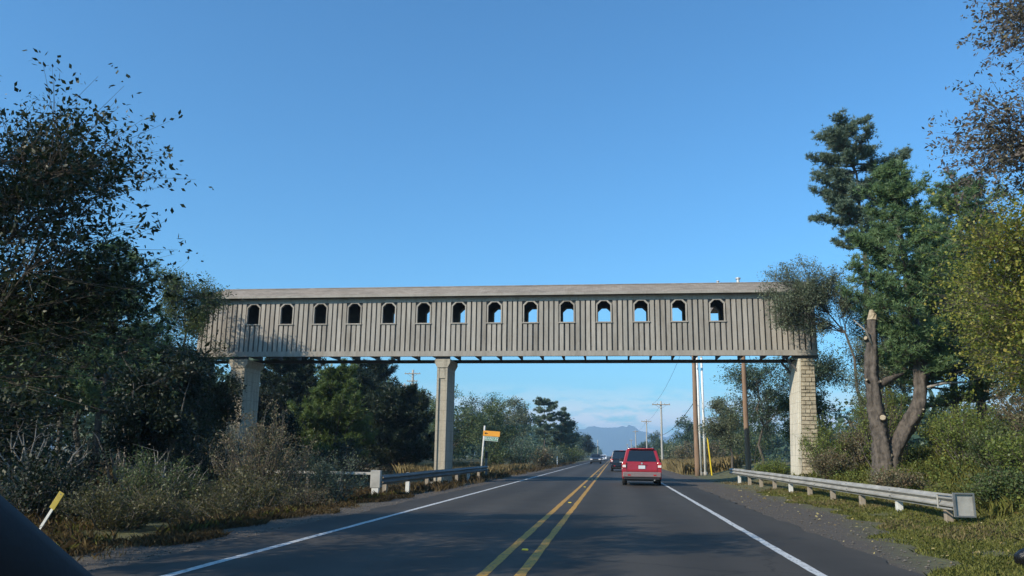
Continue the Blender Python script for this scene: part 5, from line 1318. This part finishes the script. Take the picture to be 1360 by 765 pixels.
rv = [(9.6, 82, 2.6, 2.0, 'leaf_rust', 'brown bush in the golden grass beyond the poles'), (9.0, 98, 2.8, 2.2, 'leaf_rust', 'second brown bush along the golden grass'), (11.8, 92, 3.2, 2.4, 'leaf_olive', 'olive bush behind the golden grass'), (9.2, 120, 3.0, 2.6, 'leaf_grey', 'grey bush beyond the golden grass'), (12.0, 74, 3.6, 2.4, 'leaf_olive', 'green bush right of the yellow wire guard'), (9.4, 145, 3.2, 3.0, 'leaf_olive', 'far olive bush on the right verge')]
for i, (x, y, h, r, lf, lab) in enumerate(rv):
    shrub('verge_bush', lab, x, y, h, r, r * 1.3, 240 + i, lf, 40, 110, .16 if y < 110 else .24, .7, group='bushes along the far right verge', jit=.16)
fr_ = [(22, 150, 8.5, 'leaf_bluegreen', 'far tree in the gap right of the tall grey pole'), (16, 175, 9.0, 'leaf_bluegreen', 'far tree just right of the tall grey pole'), (24, 185, 9.5, 'leaf_dark', 'far dark tree left of the brown pole'), (13, 240, 8.5, 'leaf_bluegreen', 'distant tree behind the second grey pole'), (12, 320, 9.0, 'leaf_bluegreen', 'distant tree behind the third grey pole'), (31, 170, 10, 'leaf_bluegreen', 'far tree behind the brown pole')]
for i, (x, y, h, lf, lab) in enumerate(fr_):
    leafy_tree('distant_tree', lab, x, y, h, (0, 0, h * .56), (h * .42, h * .4, h * .46), 260 + i, lf, 18, 36, 14, .3, .75, .16, jit=.25, shell=.1, group='distant trees on the right of the road')

# ------------------------------------------------------------------ ground cover
rng = np.random.default_rng(77)
def area(n, x0, x1, y0, y1, near=1.6): 
    u = rng.random(n) ** near
    return rng.uniform(x0, x1, n), y0 + (y1 - y0) * u
def patchy(X, Y, thr=-.2, s=1.0):
    v = np.sin(X * 1.3 * s + Y * .7 * s) + np.sin(X * 2.9 * s - Y * 1.9 * s + 1.3) * .7 + np.sin(Y * 3.7 * s + X * .9 * s) * .5 + rng.normal(0, .35, len(X))
    return v > thr
def gr(name, label, n, x0, x1, y0, y1, h, wd, mat, seed, thr=-.6, near=1.6, lean=.45, edge=None):
    X, Y = area(n, x0, x1, y0, y1, near); k = patchy(X, Y, thr)
    if edge is not None: k &= edge(X, Y)
    return blades(name, label, X[k], Y[k], h, wd, mat, seed, lean)
re = lambda X, Y: X > 4.0 + .25 * np.sin(Y * 1.1) + .2 * np.sin(Y * 2.7) + np.clip((Y - 10) / 11, 0, 1) * 1.9
gr('verge_grass', 'short green grass on the right verge', 210000, 3.8, 10.5, 8, 36, .075, .012, 'grass_green', 1, -1.7, 1.5, .6, re)
gr('verge_grass', 'dry straw grass along the right guardrail', 30000, 5.4, 9.0, 13, 50, .11, .008, 'grass_dry', 2, .3, 1.3, .6, re)
gr('bank_grass', 'taller green grass on the right bank', 30000, 8.0, 14, 14, 40, .32, .014, 'grass_green', 3, -.3, 1.3)
gr('verge_grass', 'tall golden grass beyond the poles on the right', 26000, 5.3, 10, 66, 150, .95, .03, 'grass_dry', 4, -1.5, 1.5, .3)
gr('verge_grass', 'tall golden grass around the street sign', 20000, -14.5, -8.2, 53, 82, .75, .022, 'grass_dry', 5, -1.2, 1.2, .3)
le = lambda X, Y: X < -6.9 - .35 * np.sin(Y * .9) - .25 * np.sin(Y * 2.3)
gr('verge_grass', 'brown weedy grass along the left shoulder', 50000, -9.0, -6.6, 9, 30, .13, .009, 'grass_brown', 6, -.5, 1.3, .6, le)
gr('verge_grass', 'brown dry weeds on the left verge', 42000, -14, -7.5, 9, 30, .26, .008, 'grass_brown', 7, .2, 1.3, .5)
gr('verge_grass', 'low green weeds on the left verge', 30000, -14, -7.4, 9, 30, .2, .009, 'grass_green', 17, .2, 1.3, .5)
gr('verge_grass', 'grass along the far left verge', 22000, -11, -6.7, 30, 140, .3, .02, 'grass_brown', 8, -.5, 1.6, .5)
gr('wood_grass', 'rough grass under the left trees', 26000, -34, -12, 14, 62, .35, .025, 'grass_brown', 9, -.3, 1.2, .5)
X, Y = area(60000, 8.4, 17, 14, 42, 1.2); k = patchy(X, Y, -.2, .6)
ground_leaves('bramble_cover', 'tangled bramble leaves covering the right bank', X[k], Y[k], np.abs(rng.normal(0, .22, k.sum())) + .03, .075, 'leaf_bramble', 10)
X, Y = area(36000, -30, -11.5, 12, 46, 1.2); k = patchy(X, Y, -.3, .6)
ground_leaves('wood_floor_cover', 'dark low leaves under the left trees', X[k], Y[k], np.abs(rng.normal(0, .25, k.sum())) + .02, .09, 'leaf_dark', 11)
X, Y = area(500, 4.6, 9, 9, 36, 1.4)
ground_leaves('fallen_leaves', 'scattered yellow fallen leaves on the right verge', X, Y, np.full(500, .05), .07, 'leaf_fallen', 12)
X, Y = area(150, 3.6, 6, 8, 34, 1.4)
ground_leaves('fallen_leaves', 'few pale fallen leaves on the right gravel shoulder', X, Y, np.full(150, .02), .06, 'leaf_fallen', 13)
def pebbles(name, label, n, x0, x1, y0, y1, seed):
    X, Y = area(n, x0, x1, y0, y1, 1.7); r = np.abs(rng.normal(0, .008, n)) + .004
    C = np.stack([X, Y, ground_z(X, Y) + r * .4], -1)
    ax = np.array([[1, 0, 0], [0, 1, 0], [-1, 0, 0], [0, -1, 0]], float)
    T = []
    sc = r[:, None] * np.array([[1.3, 1.0, .7]]) * rng.uniform(.7, 1.3, (n, 3))
    for s_ in (1, -1):
        for j in range(4):
            a, c = ax[j], ax[(j + 1) % 4]
            tri = [C + a * sc, C + c * sc, C + np.array([0, 0, s_]) * sc]
            if s_ < 0: tri = [tri[1], tri[0], tri[2]]
            T.append(np.stack(tri, 1))
    V = np.stack(T, 1).reshape(-1, 3)
    tag(link(name, fast_mesh(name, V, 3), M['stone']), label, 'gravel', kind='stuff')
pebbles('gravel', 'loose gravel on the right shoulder', 4000, 3.6, 6.4, 8, 40, 1)
pebbles('gravel', 'loose gravel on the left shoulder', 2500, -7.4, -5.9, 9, 45, 2)

# far wood on both sides of the road, one mass
def wood(name, label, spots, mat, seed, Lf=.8):
    r_ = np.random.default_rng(seed); Ps = []
    for x, y, h in spots:
        m = 420; d = unit(r_.standard_normal((m, 3))) * (.35 + .65 * r_.random((m, 1)) ** .4)
        lob = 1 + .35 * np.sin(d[:, :1] * 5 + x) * np.sin(d[:, 2:3] * 6 + y)
        Ps.append(np.array([x, y, h * .52]) + d * lob * np.array([h * .42, h * .42, h * .48]))
    P = np.concatenate(Ps); D = r_.standard_normal(P.shape)
    tag(link(name, leaves_mesh(name, P, D, Lf, .8, r_), M[mat]), label, 'wood', kind='stuff')
sp = [(-rng.uniform(14, 90), rng.uniform(120, 330), rng.uniform(7, 12)) for _ in range(170)] + [(-rng.uniform(12, 60), rng.uniform(330, 800), rng.uniform(7, 11)) for _ in range(130)] + [(-rng.uniform(26, 70), rng.uniform(60, 120), rng.uniform(7, 11)) for _ in range(60)]
sp = [(x, y, h * .8 if x > -20 else h) for x, y, h in sp if x < -13 - (y < 200) * 6]
wood('far_wood', 'hazy far wood left of the road', sp, 'leaf_bluegreen', 5)
sp = [(rng.uniform(26, 110), rng.uniform(60, 330), rng.uniform(7, 11)) for _ in range(190)] + [(rng.uniform(13, 70), rng.uniform(330, 800), rng.uniform(6.5, 10)) for _ in range(130)]
wood('far_wood', 'hazy far wood right of the road', [q for q in sp if q[0] > 30 or q[1] > 200], 'leaf_bluegreen', 6)

# ------------------------------------------------------------------ haze in the air
hb = MB(); hb.box(-6800, 6800, -400, 6900, -6.0, 225)
hz = hb.build('haze', None)
tag(hz, 'thin blue haze in the air towards the mountains', 'haze', kind='stuff')
hm = bpy.data.materials.new('haze'); hm.use_nodes = True
t = hm.node_tree; t.nodes.clear()
pv = t.nodes.new('ShaderNodeVolumePrincipled'); ot = t.nodes.new('ShaderNodeOutputMaterial')
pv.inputs['Color'].default_value = (0.50, 0.74, 1.0, 1)
pv.inputs['Density'].default_value = 0.00028
pv.inputs['Anisotropy'].default_value = 0.1
t.links.new(pv.outputs[0], ot.inputs['Volume'])
hz.data.materials.clear(); hz.data.materials.append(hm)
